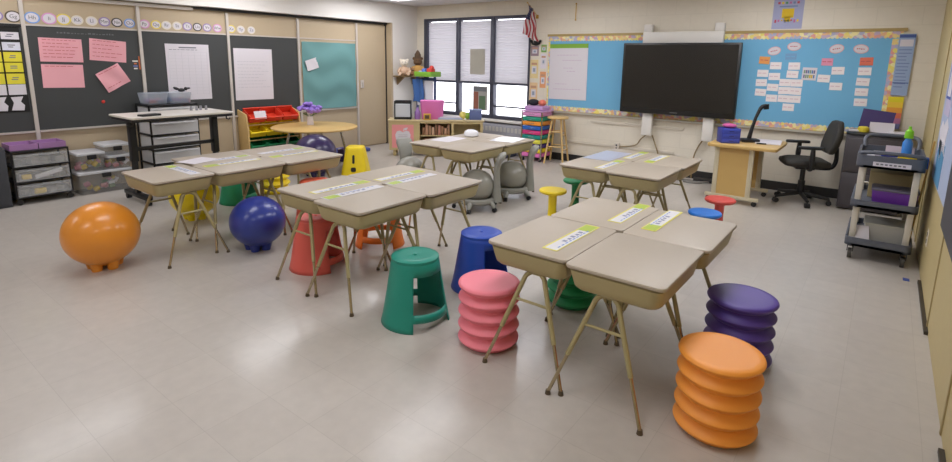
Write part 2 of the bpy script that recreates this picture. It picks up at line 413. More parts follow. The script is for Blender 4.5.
name_strip('yellow name strip on the left corner desk under the screen', -1.93, 4.56, 0)
name_strip('yellow name strip on the right end desk under the screen', -1.70, 5.14, PI)
name_strip('yellow name strip on the back desk under the screen', -1.93, 5.2, 0)
tag(MB().prism(rr(.28, .56, .01, 2), 0, .002).build('worksheet', mat('pale_blue_reflection', (184, 186, 202), .3), None, (-2.14, 4.98, .6606), .0), 'painted pale blue glossy reflection across the two left desks under the screen', 'paper')  # thin pale sheet added as the glossy reflection on the lids
tag(MB().bb((-.13, -.2, 0), (.13, .2, .002)).build('worksheet', paper, None, (-4.02, 4.74, .6606), .1), 'white paper sheet lying on the left desk of the far cluster', 'paper')
tag(MB().bb((-.15, -.19, 0), (.15, .19, .002)).build('worksheet', mat('glossy_white', (236, 238, 246), .2), None, (-3.5, 5.2, .6606), .2), 'glossy white sheet on the right desk of the far cluster', 'paper')
tag(MB().bb((-.11, -.14, 0), (.11, .14, .002)).build('worksheet', paper, None, (-4.78, 2.2, .6606+.0026), .3), 'white paper on the desk above the yellow ball, near the standing table', 'paper')
b = MB().lathe([(.0, 0), (.07, .0), (.088, .015), (.09, .04), (.078, .065), (.045, .082), (0, .087)], 24)
tag(b.build('covered_bowl', mat('white_gloss_plastic', (232, 232, 236), .25), None, (-3.97, 5.1, .661)), 'white domed container on the back desk of the far cluster', 'container')

# ------------------------------------------------------------------ ribbed wobble stools
def ribbed(label, rgb, mname, loc, tilt=0):
    m_ = mat(mname, rgb, .48)
    P = [(0, 0), (.130, 0)]
    n = 4; h = .318/n
    for k in range(n):
        z0 = .0+k*h
        for a, q in ((.04, 0), (.14, .25), (.3, .68), (.42, .93), (.5, 1), (.58, .93), (.7, .68), (.86, .25), (.96, 0)):
            P.append((.137+.036*q, z0+a*h))
    P += [(.137, .322), (.16, .338), (.171, .348), (.174, .356), (.171, .364), (.163, .369), (.14, .370), (.08, .366), (0, .364)]
    o = MB().lathe(P, 48).build('ribbed_stool', m_, None, loc)
    return tag(o, label, 'stool', 'ribbed wobble stools')
ribbed('orange ribbed foam stool closest to the camera at bottom right', (244, 156, 60), 'orange_rubber', (-.425, 2.32, 0))
ribbed('purple ribbed foam stool behind the orange one', (84, 62, 150), 'violet_rubber', (-.475, 2.985, 0))
ribbed('pink ribbed foam stool at the left corner of the front desks', (240, 130, 145), 'pink_rubber', (-1.635, 2.285, 0))
ribbed('green ribbed foam stool under the front desks', (30, 140, 84), 'green_rubber', (-1.5, 3.05, 0))
ribbed('yellow ribbed foam stool seen through the left desk legs', (244, 214, 30), 'yellow_rubber', (-5.62, 3.45, 0))

# ------------------------------------------------------------------ slotted plastic stools
def slotted(label, rgb, mname, loc, rz, H=.415, narrow=False):
    m_ = mat(mname, rgb, .42)
    t = thing('slotted_stool', label, 'stool', loc, rz, 'slotted plastic stools')
    bm = bmesh.new(); n = 72
    zs = [0, .03, .06, .11, .14, .19, .24, .29, .33, .37, .395, .41, .42]
    zs = [z*H/.42 for z in zs]
    def rad(z):
        u = z/H; r = .212-.07*u**.85
        if u > .93: r -= .02*((u-.93)/.07)**2
        return r
    R = [[bm.verts.new((rad(z)*math.cos(2*PI*k/n), rad(z)*math.sin(2*PI*k/n), z)) for k in range(n)] for z in zs]
    W = 6 if narrow else 8
    for i in range(len(zs)-1):
        for k in range(n):
            q = (k+W) % (n//2)
            inwin = q < 2*W
            if inwin and (zs[i] < .055 or .10 < zs[i] < .30*H/.42): continue
            bm.faces.new((R[i][k], R[i][(k+1) % n], R[i+1][(k+1) % n], R[i+1][k]))
    bmesh.ops.recalc_face_normals(bm, faces=bm.faces[:])
    loose = [v for v in bm.verts if not v.link_faces]; bmesh.ops.delete(bm, geom=loose, context='VERTS')
    me = bpy.data.meshes.new('body'); 
    for f in bm.faces: f.smooth = True
    bm.to_mesh(me); bm.free(); me.materials.append(m_)
    o = bpy.data.objects.new('body', me); COL.objects.link(o); o.parent = t
    s_ = o.modifiers.new('thick', 'SOLIDIFY'); s_.thickness = .007; s_.offset = -1
    r = .212-.07*.94-.005
    MB().lathe([(0, H-.03), (r-.002, H-.03), (r+.004, H-.015), (r+.003, H-.004), (r-.012, H+.004), (r-.04, H+.006), (.03, H+.003), (.012, H+.0005), (.009, H-.008), (0, H-.009)], 40).build('seat', m_, t)
    return t
slotted('teal plastic stool with arched openings, foremost of the slotted stools', (22, 138, 120), 'teal_plastic', (-2.15, 2.225, 0), math.radians(-10))
slotted('royal blue plastic stool with arched openings behind the pink ribbed stool', (34, 74, 176), 'royal_plastic', (-2.13, 2.87, 0), math.radians(-5), H=.40)
slotted('coral red plastic stool with arched openings under the middle desks', (222, 96, 84), 'coral_plastic', (-3.33, 2.37, 0), math.radians(20), H=.40, narrow=True)
slotted('orange plastic stool with arched openings seen through the middle desk legs', (244, 128, 40), 'orange_plastic', (-3.34, 3.02, 0), math.radians(-50))
slotted('coral red plastic stool mostly hidden behind the middle desks, near the purple ball', (228, 100, 70), 'coral_plastic_far', (-4.12, 2.945, 0), math.radians(20), H=.455, narrow=True)
slotted('teal green plastic stool half hidden behind the left desks', (26, 138, 96), 'seagreen_plastic', (-5.55, 2.97, 0), math.radians(10), narrow=True)
# tall yellow stool with hand slot by the round table
t = thing('tapered_stool', 'yellow tapered stool with a hand slot beside the round table', 'stool', (-5.76, 4.79, 0), math.radians(-52))
b = MB(); rings = []
for z, a in ((0, .36), (.03, .352), (.34, .25), (.37, .24), (.38, .22)): rings.append([(x, y, z) for x, y in rr(a, a, .06)])
b.loft(rings).build('body', yellowp, t)
b = MB(); b.prism(rr(.03, .12, .014), 0, .004, M=Matrix.Translation((.151, 0, .22)) @ rotm(0, math.radians(80.5), 0) @ rotm(0, 0, PI/2))
b.prism(rr(.07, .06, .02), 0, .004, M=Matrix.Translation((.168, 0, .08)) @ rotm(0, math.radians(80.5), 0) @ rotm(0, 0, PI/2))
b.build('hand_slot', black, t)['label'] = 'dark hand slot and foot notch'

# ------------------------------------------------------------------ pedestal (mushroom) stools
def pedestal(label, rgb, mname, loc):
    m_ = mat(mname, rgb, .42)
    t = thing('pedestal_stool', label, 'stool', loc, 0, 'pedestal wobble stools')
    MB().lathe([(0, .338), (.08, .338), (.118, .343), (.13, .354), (.132, .366), (.125, .376), (.10, .38), (0, .376)], 40).build('seat', m_, t)
    MB().lathe([(.0, .055), (.055, .055), (.045, .08), (.039, .2), (.041, .31), (.055, .338), (0, .338)], 24).build('stem', m_, t)
    MB().lathe([(0, 0), (.05, .0), (.09, .01), (.108, .025), (.108, .04), (.09, .052), (0, .057)], 40).build('rocking_base', m_, t)
pedestal('yellow pedestal wobble stool in front of the desks under the screen', (244, 216, 30), 'yellow_pedestal', (-2.42, 4.395, 0))
pedestal('green pedestal wobble stool behind the yellow one', (24, 128, 76), 'green_pedestal', (-2.455, 4.94, 0))
pedestal('bright blue pedestal wobble stool in front of the red one', (44, 118, 206), 'blue_pedestal', (-1.075, 4.55, 0))
pedestal('red pedestal wobble stool near the teacher table', (220, 84, 74), 'red_pedestal', (-1.085, 5.1, 0))

# ------------------------------------------------------------------ sitting balls with stub feet
def ball(label, rgb, mname, loc, dia, rz=.3):
    m_ = mat(mname, rgb, .3, coat=.2)
    t = thing('stability_ball', label, 'ball', loc, rz, 'sitting balls with stub feet')
    r = dia/2
    P = [(0, .03), (r*.3, .033)]
    for k in range(3, 32):
        a = PI*k/32; P.append((r*math.sin(a), .03+r*.94*(1-math.cos(a))))
    P += [(0, .03+r*1.88)]
    MB().lathe(P, 48).build('ball_skin', m_, t)
    for k in range(5):
        a = 2*PI*k/5
        MB().cyl((r*.33*math.cos(a), r*.33*math.sin(a), 0), (r*.36*math.cos(a), r*.36*math.sin(a), .085), .034, .046, 16).build('stub_foot', m_, t)
ball('orange sitting ball with stub feet on the open floor at left', (228, 144, 44), 'orange_ball', (-4.53, 1.335, 0), .50)
ball('dark blue sitting ball with stub feet in front of the left desks', (40, 56, 140), 'navy_ball', (-4.02, 2.29, 0), .44)
ball('yellow sitting ball under the left desks', (240, 216, 20), 'yellow_ball', (-5.27, 2.36, 0), .45)
ball('dark purple sitting ball under the round table', (48, 36, 84), 'purple_ball', (-6.04, 4.33, 0), .57)
tag(MB().sphere((0, 0, .15), .15, seg=28).build('play_ball', mat('pale_silver_ball', (200, 200, 206), .35), None, (-6.65, 4.0, 0)), 'pale silver ball in front of the toy bin shelf', 'ball')

# ------------------------------------------------------------------ grey ball chairs
bc_m = mat('ball_chair_grey', (146, 146, 138), .4); bc_b = mat('ball_grey_vinyl', (150, 148, 138), .3)
def ball_chair(label, loc, rz):
    t = thing('ball_chair', label, 'chair', loc, rz, 'grey ball chairs')
    MB().sphere((0, 0, .335), .245, (1, 1, .95)).build('ball_seat', bc_b, t)
    MB().lathe([(.19, .10), (.25, .10), (.275, .13), (.27, .165), (.235, .185), (.205, .165), (.19, .12)], 40).build('base_ring', bc_m, t)
    for k in range(5):
        a = 2*PI*k/5+PI
        ca, sa = math.cos(a), math.sin(a)
        l = MB().tube([(.235*ca, .235*sa, .13), (.29*ca, .29*sa, .10), (.32*ca, .32*sa, .06)], [.04, .035, .022], 10).build('leg', bc_m, t)
        MB().cyl((.32*ca-.022*sa, .32*sa+.022*ca, .03), (.32*ca+.022*sa, .32*sa-.022*ca, .03), .03, seg=16).build('caster', black, l)
    # backrest: curved upright with flared top
    rings = []
    for z, x, wd, th in ((.12, .28, .12, .15), (.2, .285, .11, .13), (.35, .285, .10, .10), (.5, .28, .10, .09), (.6, .285, .11, .085), (.68, .305, .13, .08), (.74, .335, .14, .10), (.79, .365, .13, .085), (.81, .38, .10, .05)):
        rings.append([(x+a*th/2*(1)+.0*b, b*wd, z) for a, b in ((1, -.7), (1, 0), (1, .7), (.5, .95), (-.5, .95), (-1, .7), (-1, 0), (-1, -.7), (-.5, -.95), (.5, -.95))])
    MB().loft(rings).build('backrest', bc_m, t, sharp=60)
    t.scale = (.76, .76, .76)
    return t
bch = ball_chair('grey ball chair nearest the yellow pedestal stool, whole ball in view', (-3.38, 5.12, 0), math.radians(38))
dup(bch, 'grey ball chair partly hidden behind the middle desks', (-3.38, 4.45, 0), math.radians(36))
dup(bch, 'grey ball chair at the left of the far desks, below the apple poster', (-4.44, 4.52, 0), math.radians(150))

# ------------------------------------------------------------------ left wall: chalkboards and papers
slate = mat('slate_chalkboard', (61, 63, 63), .65, noise=.06, nscale=3)
XB = XL+.012
bl = ['at the left edge behind the pocket chart', 'with the four pink sheets', 'with the gridded white chart', 'with the plain white chart']
for (y0, y1), l_ in zip(((.57, 1.69), (1.73, 2.82), (2.86, 3.945), (3.985, 5.08)), bl):
    o = MB().bb((XL, y0, .736), (XB, y1, 1.867)).build('chalkboard', slate); tag(o, 'dark slate chalkboard panel '+l_, 'chalkboard', 'chalkboard panels')
b = MB(); rnd = random.Random(21)
y = 2.0
while y < 2.55:
    k = .012+.02*rnd.random(); b.bb((XB, y, 1.80), (XB+.0006, y+k, 1.806+.014*rnd.random())); y += k+.012
tag(b.build('chalk_writing', mat('chalk_dust', (104, 108, 110), .9)), 'faint row of chalk writing above the four pink sheets', 'writing')
struct(MB().bb((XL, 5.12, .736), (XB, 6.245, 1.867)).build('trim_14', tan))
def wall_sheet(name, label, cat, m_, y, z, w_, h_, rot=0, group=None, bow=.004, inkf=None, x=XB):
    """paper pinned on the left wall; u runs along +y, faces +x"""
    mats = m_ if isinstance(m_, list) else [m_]
    b = MB()
    def f(u, v):
        a = (u-.5)*w_; c = (v-.5)*h_
        return (x+.0035+bow*(math.sin(u*7+v*3)*.5+.5)*.8, y+a*math.cos(rot)-c*math.sin(rot), z+a*math.sin(rot)+c*math.cos(rot))
    b.sheet(f, 8, 8, .0012)
    if inkf:
        b.X = Matrix.Translation((x+.0045+bow, y, z)) @ Matrix.Rotation(rot, 4, 'X')
        inkf(b, w_, h_)
    o = b.build(name, mats, None); return tag(o, label, cat, group)
def lines(n, col=1, z0=.42, z1=-.3, jit=.3, th=.006):
    def f(b, w_, h_):
        rnd = random.Random(n*7+3)
        b.m(col)
        for k in range(n):
            zz = h_*(z0+(z1-z0)*k/max(1, n-1)); l_ = w_*(.8-jit*rnd.random())
            y0 = -w_*.42
            while y0 < -w_*.42+l_:
                s_ = .02+.04*rnd.random(); b.bb((0, y0, zz-th/2), (.0006, y0+s_, zz+th/2)); y0 += s_+.012
    return f
def grid(b, w_, h_):
    b.m(1)
    for k in range(7): b.bb((0, -w_*.44+w_*.88*k/6-.001, -h_*.4), (.0006, -w_*.44+w_*.88*k/6+.001, h_*.36))
    for k in range(14): b.bb((0, -w_*.44, -h_*.4+h_*.76*k/13-.001), (.0006, w_*.44, -h_*.4+h_*.76*k/13+.001))
    b.m(2).bb((0, -w_*.2, h_*.43), (.0006, w_*.2, h_*.45)); lines(1, 2, .4, .4)(b, w_, h_)
pink = mat('pink_chart_paper', (232, 168, 176), .8, noise=.03)
P4 = 'pink chart sheets on the chalkboard'
wall_sheet('pink_sheet', 'pink written sheet at the upper left of four pink sheets', 'paper', [pink, redink], 2.02, 1.615, .40, .26, -.02, P4, inkf=lines(6))
wall_sheet('pink_sheet', 'pink sheet at the lower left of four pink sheets', 'paper', [pink, redink], 2.01, 1.327, .39, .26, -.02, P4, inkf=lines(1))
wall_sheet('pink_sheet', 'pink written sheet at the upper right of four pink sheets, tilted', 'paper', [pink, redink], 2.48, 1.62, .38, .25, -.08, P4, inkf=lines(5))
wall_sheet('pink_sheet', 'pink sheet with a curled corner, turned on the chalkboard', 'paper', [pink, redink], 2.5, 1.30, .28, .25, .5, P4, bow=.02, inkf=lines(2))
wall_sheet('gridded_chart', 'large gridded white chart on the chalkboard above the drawer cart', 'chart', [paper, mat('pale_ink', (196, 194, 200), .8), ink], 3.40, 1.36, .56, .73, 0, inkf=grid)
wall_sheet('white_chart', 'large white chart with faint lines on the chalkboard above the red bins', 'chart', [paper, mat('faint_ink', (190, 188, 196), .8)], 4.325, 1.32, .60, .74, -.01, inkf=lines(9, z0=.25, z1=-.25))
teal_m = mat('teal_backing_paper', (104, 150, 150), .75)
b = MB(); b.sheet(lambda u, v: (XB+.006+.028*(.5+.5*math.sin(v*15+u*5+2*math.sin(u*6)))*(.4+.6*math.sin(u*PI)), 5.15+u*1.08, .745+v*1.08), 24, 28, .002)
tag(b.build('teal_paper', teal_m), 'large sheet of wrinkled teal paper covering the panel by the door', 'paper')
wall_sheet('white_note', 'small white sheet tilted on the teal paper', 'paper', paper, 5.32, 1.47, .22, .17, .28, x=XB+.022)
b = MB()
for k, (zz, l_) in enumerate(((0, .06), (-.03, .03), (-.06, .05), (-.09, .04))): b.m(k % 3).bb((0, -l_/2, zz-.008), (.002, l_/2, zz+.008))
b.m(1).bb((0, .04, -.1), (.002, .055, .06))
tag(b.build('magnet_cluster', [white, mat('orange_mag', (214, 120, 70), .6), mat('blue_mag', (110, 120, 180), .6)], None, (XB, 2.76, 1.5)), 'small cluster of coloured magnets by the chalkboard strip', 'magnets')
tag(MB().sphere((0, 0, 0), .02, (.4, 1, 1), 12, 8).build('magnet', mat('red_magnet', (200, 50, 40), .5), None, (XB+.006, 2.37, 1.02)), 'round red magnet low on the chalkboard with pink sheets', 'magnet')
# alphabet row
ring_c = {'dark': (90, 80, 66), 'blue': (120, 160, 220), 'pink': (214, 150, 200), 'yellow': (226, 208, 90), 'pale': (222, 214, 196), 'purple': (150, 130, 180), 'black': (70, 66, 64)}
AL = [('Ff', 1.50, 'purple'), ('Gg', 1.64, 'dark'), ('Hh', 1.80, 'blue'), ('Ii', 1.95, 'pink'), ('Jj', 2.08, 'yellow'), ('Kk', 2.21, 'pale'), ('Ll', 2.35, 'pale'), ('Mm', 2.48, 'purple'), ('Nn', 2.61, 'black'), ('Oo', 2.745, 'blue'), ('Pp', 2.91, 'pink'), ('Qq', 3.045, 'yellow'), ('Rr', 3.17, 'pale'), ('Ss', 3.30, 'pale'), ('Tt', 3.43, 'purple'), ('Uu', 3.56, 'black'), ('Vv', 3.69, 'purple'), ('Ww', 3.83, 'pink'), ('Xx', 4.03, 'yellow'), ('Yy', 4.17, 'pale'), ('Zz', 4.33, 'pale')]
MX = Matrix(((0, 0, 1, 0), (1, 0, 0, 0), (0, 1, 0, 0), (0, 0, 0, 1)))
for s_, y, rc in AL:
    r_ = .062 if s_ in ('Gg', 'Hh', 'Ii', 'Jj') else .054
    t = thing('alphabet_card', 'round alphabet card reading %s above the chalkboards' % s_, 'card', (XL+.001, y, 1.955), 0, 'alphabet cards')
    MB().prism([(r_*1.12*math.cos(a*PI/14), r_*math.sin(a*PI/14)) for a in range(28)], 0, .003, M=MX).build('ring', mat('card_ring_'+rc, ring_c[rc], .7), t)
    MB().prism([((r_*1.12-.014)*math.cos(a*PI/14), (r_-.013)*math.sin(a*PI/14)) for a in range(28)], .003, .004, M=MX).build('disc', paper, t)
    MB().text(s_, .056, Matrix.Translation((.0048, 0, 0)) @ MX).build('lettering', mat('letter_ink', (110, 112, 110), .8), t)
# pocket chart at the left edge
t = thing('pocket_chart', 'black pocket chart hanging at the left edge of the chalkboards', 'chart', (XB, 1.33, .95))
MB().sheet(lambda u, v: (.004+.004*math.sin(v*9), -.34+u*.68, v*.93), 4, 16, .003).build('backing', mat('black_fabric', (34, 33, 32), .9), t)
MB().bb((.0, -.36, .90), (.016, .36, .93)).build('hanger_rail', black, t)
ycard = mat('yellow_card', (222, 210, 56), .7)
for r_, (z, h_, m_, nm) in enumerate(((1.755, .075, paper, 'white'), (1.645, .085, mat('lilac_white', (214, 214, 226), .8), 'pale lilac'), (1.535, .1, ycard, 'yellow'), (1.425, .1, ycard, 'yellow'), (1.305, .11, ycard, 'yellow'), (1.19, .11, paper, 'white'))):
    for c_, y in enumerate((1.42, 1.585)):
        b = MB().bb((0, -.075, -h_/2), (.002, .075, h_/2)).m(1)
        rnd = random.Random(r_*5+c_)
        for k in range(2 if r_ < 5 else 0): b.bb((.002, -.04+.02*rnd.random(), -.012+.02*k), (.0025, .04-.03*rnd.random(), -.002+.02*k))
        tag(b.build('pocket_card', [m_, ink], None, (XB+.0115, y, z)), '%s card in the black pocket chart, %s row from the top, %s column' % (nm, ['first', 'second', 'third', 'fourth', 'fifth', 'sixth'][r_], ['left', 'right'][c_]), 'card', 'cards in the pocket chart')
for y, lb in ((1.43, 'left'), (1.57, 'right')):
    pts = [(-.05, .07), (-.03, .01), (-.055, -.07), (.05, -.075), (.06, -.02), (.03, .02), (.055, .075)]
    tag(MB().prism(pts, 0, .003, M=MX).build('paper_cutout', paper, None, (XB+.011, y, 1.04)), 'white paper cutout on the bottom of the pocket chart, the %s one' % lb, 'cutout', 'white cutouts on the pocket chart')

# ------------------------------------------------------------------ left side furniture
clear = mat('clear_plastic', (232, 234, 236), .3, alpha=.2)
frost = mat('frosted_drawer', (226, 226, 228), .4, alpha=.7)
stuffc = [mat('stuff_yellow', (216, 186, 70), .7), mat('stuff_pink', (206, 140, 150), .7), mat('stuff_white', (226, 226, 228), .7), mat('stuff_green', (120, 140, 110), .7), mat('stuff_blue', (130, 150, 190), .7)]
def drawer_cart(label, loc, W, Dp, H, n, frame_m, contents, wheels=True, zb=.07):
    pale = [mat('stuff_grey', (170, 170, 166), .7), stuffc[2], stuffc[0]]
    t = thing('drawer_cart', label, 'drawer cart', loc)    # front faces +x
    f = MB()
    for sy in (-1, 1):
        for x in (-Dp/2+.012, Dp/2-.012): f.bb((x-.008, sy*(W/2-.008)-.008, zb), (x+.008, sy*(W/2-.008)+.008, H))
    f.bb((-Dp/2, -W/2, H-.02), (Dp/2, W/2, H), .006)
    hs = (H-.02-zb)/n
    for k in range(n): f.bb((-Dp/2, -W/2+.0, zb+k*hs), (Dp/2, W/2, zb+k*hs+.016), .004)
    f.build('frame', frame_m, t)
    for k in range(n):
        z0 = zb+k*hs+.018; z1 = zb+(k+1)*hs-.016
        d_ = MB(); x0, x1, y0, y1 = -Dp/2+.03, Dp/2+.012, -W/2+.02, W/2-.02
        d_.bb((x0, y0, z0), (x1, y1, z0+.004)); d_.bb((x1-.005, y0, z0+.004), (x1, y1, z1)); d_.bb((x0, y0, z0+.004), (x0+.005, y1, z1)); d_.bb((x0+.005, y0, z0+.004), (x1-.005, y0+.005, z1)); d_.bb((x0+.005, y1-.005, z0+.004), (x1-.005, y1, z1))
        d_.bb((x1, y0+.02, z1-.025), (x1+.008, y1-.02, z1-.012), .003)
        dd = d_.build('drawer', clear if contents else frost, t)
        c = MB(); rnd = random.Random(k+int(W*100))
        for q in range(4): c.m(0).box((x1-.10-.05*rnd.random(), y0+.07+(y1-y0-.14)*q/3, z0+.035), (.10, .09, .06+.03*rnd.random()), .005, (0, 0, rnd.random()))
        if k == 1: c.m(1).box((x1-.02, (y0+y1)/2+.05, z0+.06), (.006, .24, .045), .001, (.22, 0, 0))
        if k == 0: c.m(2).box((x1-.035, (y0+y1)/2-.04, z0+.04), (.04, .10, .055), .006)
        if k == 1: c.m(2).box((x1-.035, y0+.09, z0+.045), (.04, .08, .05), .006)
        if contents: c.build('contents', pale, dd)
    if wheels:
        for sx in (-1, 1):
            for sy in (-1, 1): MB().cyl((sx*(Dp/2-.03)-.01, sy*(W/2-.03), .03), (sx*(Dp/2-.03)+.01, sy*(W/2-.03), .03), .03).cyl((sx*(Dp/2-.03), sy*(W/2-.03), .03), (sx*(Dp/2-.03), sy*(W/2-.03), zb+.005), .008, seg=8).build('caster', black, t)
    return t
drawer_cart('low black-framed cart with three clear drawers under the chalkboard at left', (-7.25, 1.625, 0), .50, .36, .575, 3, blackm, True)
for y, l_ in ((1.50, 'left'), (1.745, 'right')):
    b = MB(); b.bb((-.15, -.118, 0), (.15, .118, .006)); b.bb((-.15, -.118, .006), (-.14, .118, .06)); b.bb((.14, -.118, .006), (.15, .118, .06)); b.bb((-.14, -.118, .006), (.14, -.108, .06)); b.bb((-.14, .108, .006), (.14, .118, .06))
    tag(b.build('paper_tray', mat('mauve_plastic', (166, 124, 174), .45), None, (-7.25, y, .577)), 'shallow mauve tray on the low drawer cart, the %s one' % l_, 'tray', 'mauve trays')
t = thing('storage_cabinet', 'dark grey cabinet cut off by the left edge, beside the low drawer cart', 'cabinet', (-7.24, 1.08, 0))
MB().bb((-.18, -.26, 0), (.17, .26, .62), .008).build('body', dgrey, t)
MB().bb((.17, -.25, .03), (.185, .25, .6), .005).build('door', dgrey, t)
lid_c = mat('bin_lid_clear', (230, 232, 236), .35, alpha=.7)
def bin_(label, loc, W, Dp, H, cont=True):
    t = thing('storage_bin', label, 'bin', loc, 0, 'clear lidded storage bins')
    b = MB(); R = []
    for z, i_ in ((0, .02), (.01, .014), (H-.03, 0)): R.append([(x, y, z) for x, y in rr(Dp-2*i_, W-2*i_, .03, 3)])
    b.loft(R).build('tub', clear, t)
    MB().prism(rr(Dp+.012, W+.012, .03, 3), H-.03, H, .006).build('lid', lid_c, t)
    MB().bb((Dp/2+.001, -.045, H-.075), (Dp/2+.014, .045, H-.025), .004).build('latch', black, t)
    if cont:
        c = MB(); rnd = random.Random(int(W*77))
        for q in range(14): c.m(q % 4).box((Dp*(rnd.random()-.5)*.75, W*(rnd.random()-.5)*.8, .035+.07*rnd.random()*H/.25), (.05, .06, .04), .008, (rnd.random(), rnd.random(), 0))
        c.build('contents', [stuffc[0], stuffc[1], stuffc[2], stuffc[3]], t)
bin_('wide clear bin of coloured toys at the bottom of the bin stack', (-7.24, 2.2, 0), .54, .36, .26)
bin_('clear lidded bin on the left of the wide bottom bin', (-7.23, 2.075, .262), .27, .34, .22)
bin_('clear lidded bin right of centre, middle of the bin stack', (-7.23, 2.36, .262), .25, .34, .16)
bin_('clear lidded bin at the very top of the bin stack', (-7.23, 2.34, .424), .27, .34, .13, False)
# tall drawer cart with tub on top
drawer_cart('tall black-framed cart of frosted white drawers behind the standing table', (-7.2, 2.98, 0), .58, .40, .985, 5, blackm, False)
def tub(label, y, w_):
    t = thing('clear_tub', label, 'tub', (-7.2, y, .987), 0, 'clear tubs')
    b = MB(); R = []
    for z, i_ in ((0, .02), (.005, .016), (.13, 0)): R.append([(x, yy, z) for x, yy in rr(.32-2*i_, w_-2*i_, .03, 3)])
    b.loft(R).build('tub', mat('clear_bluish', (196, 206, 218), .3, alpha=.5), t)
    c = MB(); rnd = random.Random(int(y*10))
    for q in range(9): c.m(q % 3).box((.1*(rnd.random()-.5)+.05, w_*(rnd.random()-.5)*.7, .03+.02*rnd.random()), (.06, .06, .04), .008, (0, 0, rnd.random()))
    c.build('contents', [mat('lilac_toy', (170, 140, 200), .6), stuffc[4], mat('coral_toy', (214, 120, 120), .6)], t)
tub('clear tub of lilac and blue pieces on the tall drawer cart, left', 2.83, .24)
tub('clear tub on the right half of the tall drawer cart', 3.1, .27)
b = MB()
b.sphere((0, 0, .03), .03, (1, 1.5, .8), 14, 10).sphere((0, .055, .045), .022, (1, 1, 1), 12, 8).sphere((0, -.06, .05), .03, (.5, 1.4, .6), 12, 8, rot=(-.4, 0, 0)).sphere((0, .085, .05), .02, (.6, 1.4, .6), 10, 8)
tag(b.build('dark_toy', black, None, (-7.12, 3.14, 1.117)), 'small dark toy lying on the right clear tub', 'toy')
# standing table
t = thing('standing_table', 'tall standing table with white top and black frame on casters', 'table', (-6.34, 2.69, 0))
MB().prism(rr(.62, 1.08, .02, 3), .925, .945, .003).build('tabletop', mat('pale_laminate', (220, 214, 204), .3), t)
MB().prism(rr(.60, 1.06, .02, 3), .895, .925, .003).build('edge_band', black, t)
for sy in (-1, 1):
    y = sy*.44
    l_ = MB().bb((-.045, y-.03, .45), (.045, y+.03, .895), .005).bb((-.034, y-.022, .07), (.034, y+.022, .46), .004).build('leg_column', blackm, t)
    MB().bb((-.29, y-.035, .06), (.29, y+.035, .105), .008).build('foot', blackm, l_)
    for sx in (-1, 1):
        MB().cyl((sx*.26, y-.022, .032), (sx*.26, y+.022, .032), .032).cyl((sx*.26, y, .032), (sx*.26, y, .06), .01, seg=8).build('caster', black, l_)
MB().bb((-.02, -.41, .56), (.02, .41, .60), .004).build('crossbar', blackm, t)
for sy in (-1, 1): MB().tube([(.2, sy*.50, .895), (.2, sy*.50, .86), (.2, sy*.53, .848), (.2, sy*.545, .865)], .008, 8, 3).build('hook', blackm, t)
tag(MB().bb((-.05, -.1, 0), (.05, .1, .02), .006).build('eraser', black, None, (-6.16, 2.37, .946), .2), 'flat black eraser on the left end of the standing table', 'eraser')
for k in range(4):
    tag(MB().cyl((0, 0, 0), (0, 0, .05), .016, .012, 12).build('small_bottle', mat('grey_bottle', (150, 150, 156), .4), None, (-6.46+.02*(k % 2), 2.94+.055*k, .946)), 'tiny grey bottle on the far end of the standing table, %s in the row' % ['first', 'second', 'third', 'last'][k], 'bottle', 'tiny bottles on the standing table')
# toy bin shelf
t = thing('toy_shelf', 'wooden bin rack with rows of red, yellow and green bins', 'shelf', (-7.31, 4.47, 0))
for sy in (-1, 1):
    b = MB(); b.X = Matrix.Translation((0, sy*.43, 0)) @ Matrix(((1, 0, 0, 0), (0, 0, 1, 0), (0, 1, 0, 0), (0, 0, 0, 1)))
    b.prism([(-.13, 0), (.13, 0), (.13, .55), (.09, .76), (-.13, .82)], -.012, .012, .003).build('side_panel', wood, t)
b = MB()
for x, z in ((.10, .18), (-.09, .30), (.10, .38), (-.09, .50), (.07, .60), (-.09, .72)): b.cyl((x, -.42, z), (x, .42, z), .010, seg=10)
b.build('rails', wood, t)
for r_, (z, m_, cn, rn) in enumerate(((.66, redp, 'red', 'top'), (.45, yellowp, 'yellow', 'middle'), (.25, greenp, 'green', 'bottom'))):
    for c_ in range(3):
        b = MB(); y0 = -.27+.27*c_
        for lo, hi in (((-.11, -.12, 0), (.11, .12, .006)), ((-.11, -.125, .006), (-.102, .125, .11)), ((.102, -.125, .006), (.11, .125, .08)), ((-.102, -.125, .006), (.102, -.117, .10)), ((-.102, .117, .006), (.102, .125, .10)), ((-.12, -.132, .102), (-.098, .132, .112)), ((.098, -.132, .072), (.125, .132, .084))): b.bb(lo, hi, .002)
        o = b.build('toy_bin', m_, None, (-7.31, 4.47+y0, z+.03))
        o.rotation_euler = (0, math.radians(29), 0)
        tag(o, '%s toy bin in the %s row of the wooden rack, %s of three' % (cn, rn, ['left', 'centre', 'right'][c_]), 'bin', '%s toy bins' % cn)
o = MB().bb((-.005, -.09, -.06), (.005, .09, .06)).build('paper_card', paper, None, (-7.19, 4.24, .745)); o.rotation_euler = (0, math.radians(-20), 0)
tag(o, 'white paper resting in the left red bin of the wooden rack', 'paper')
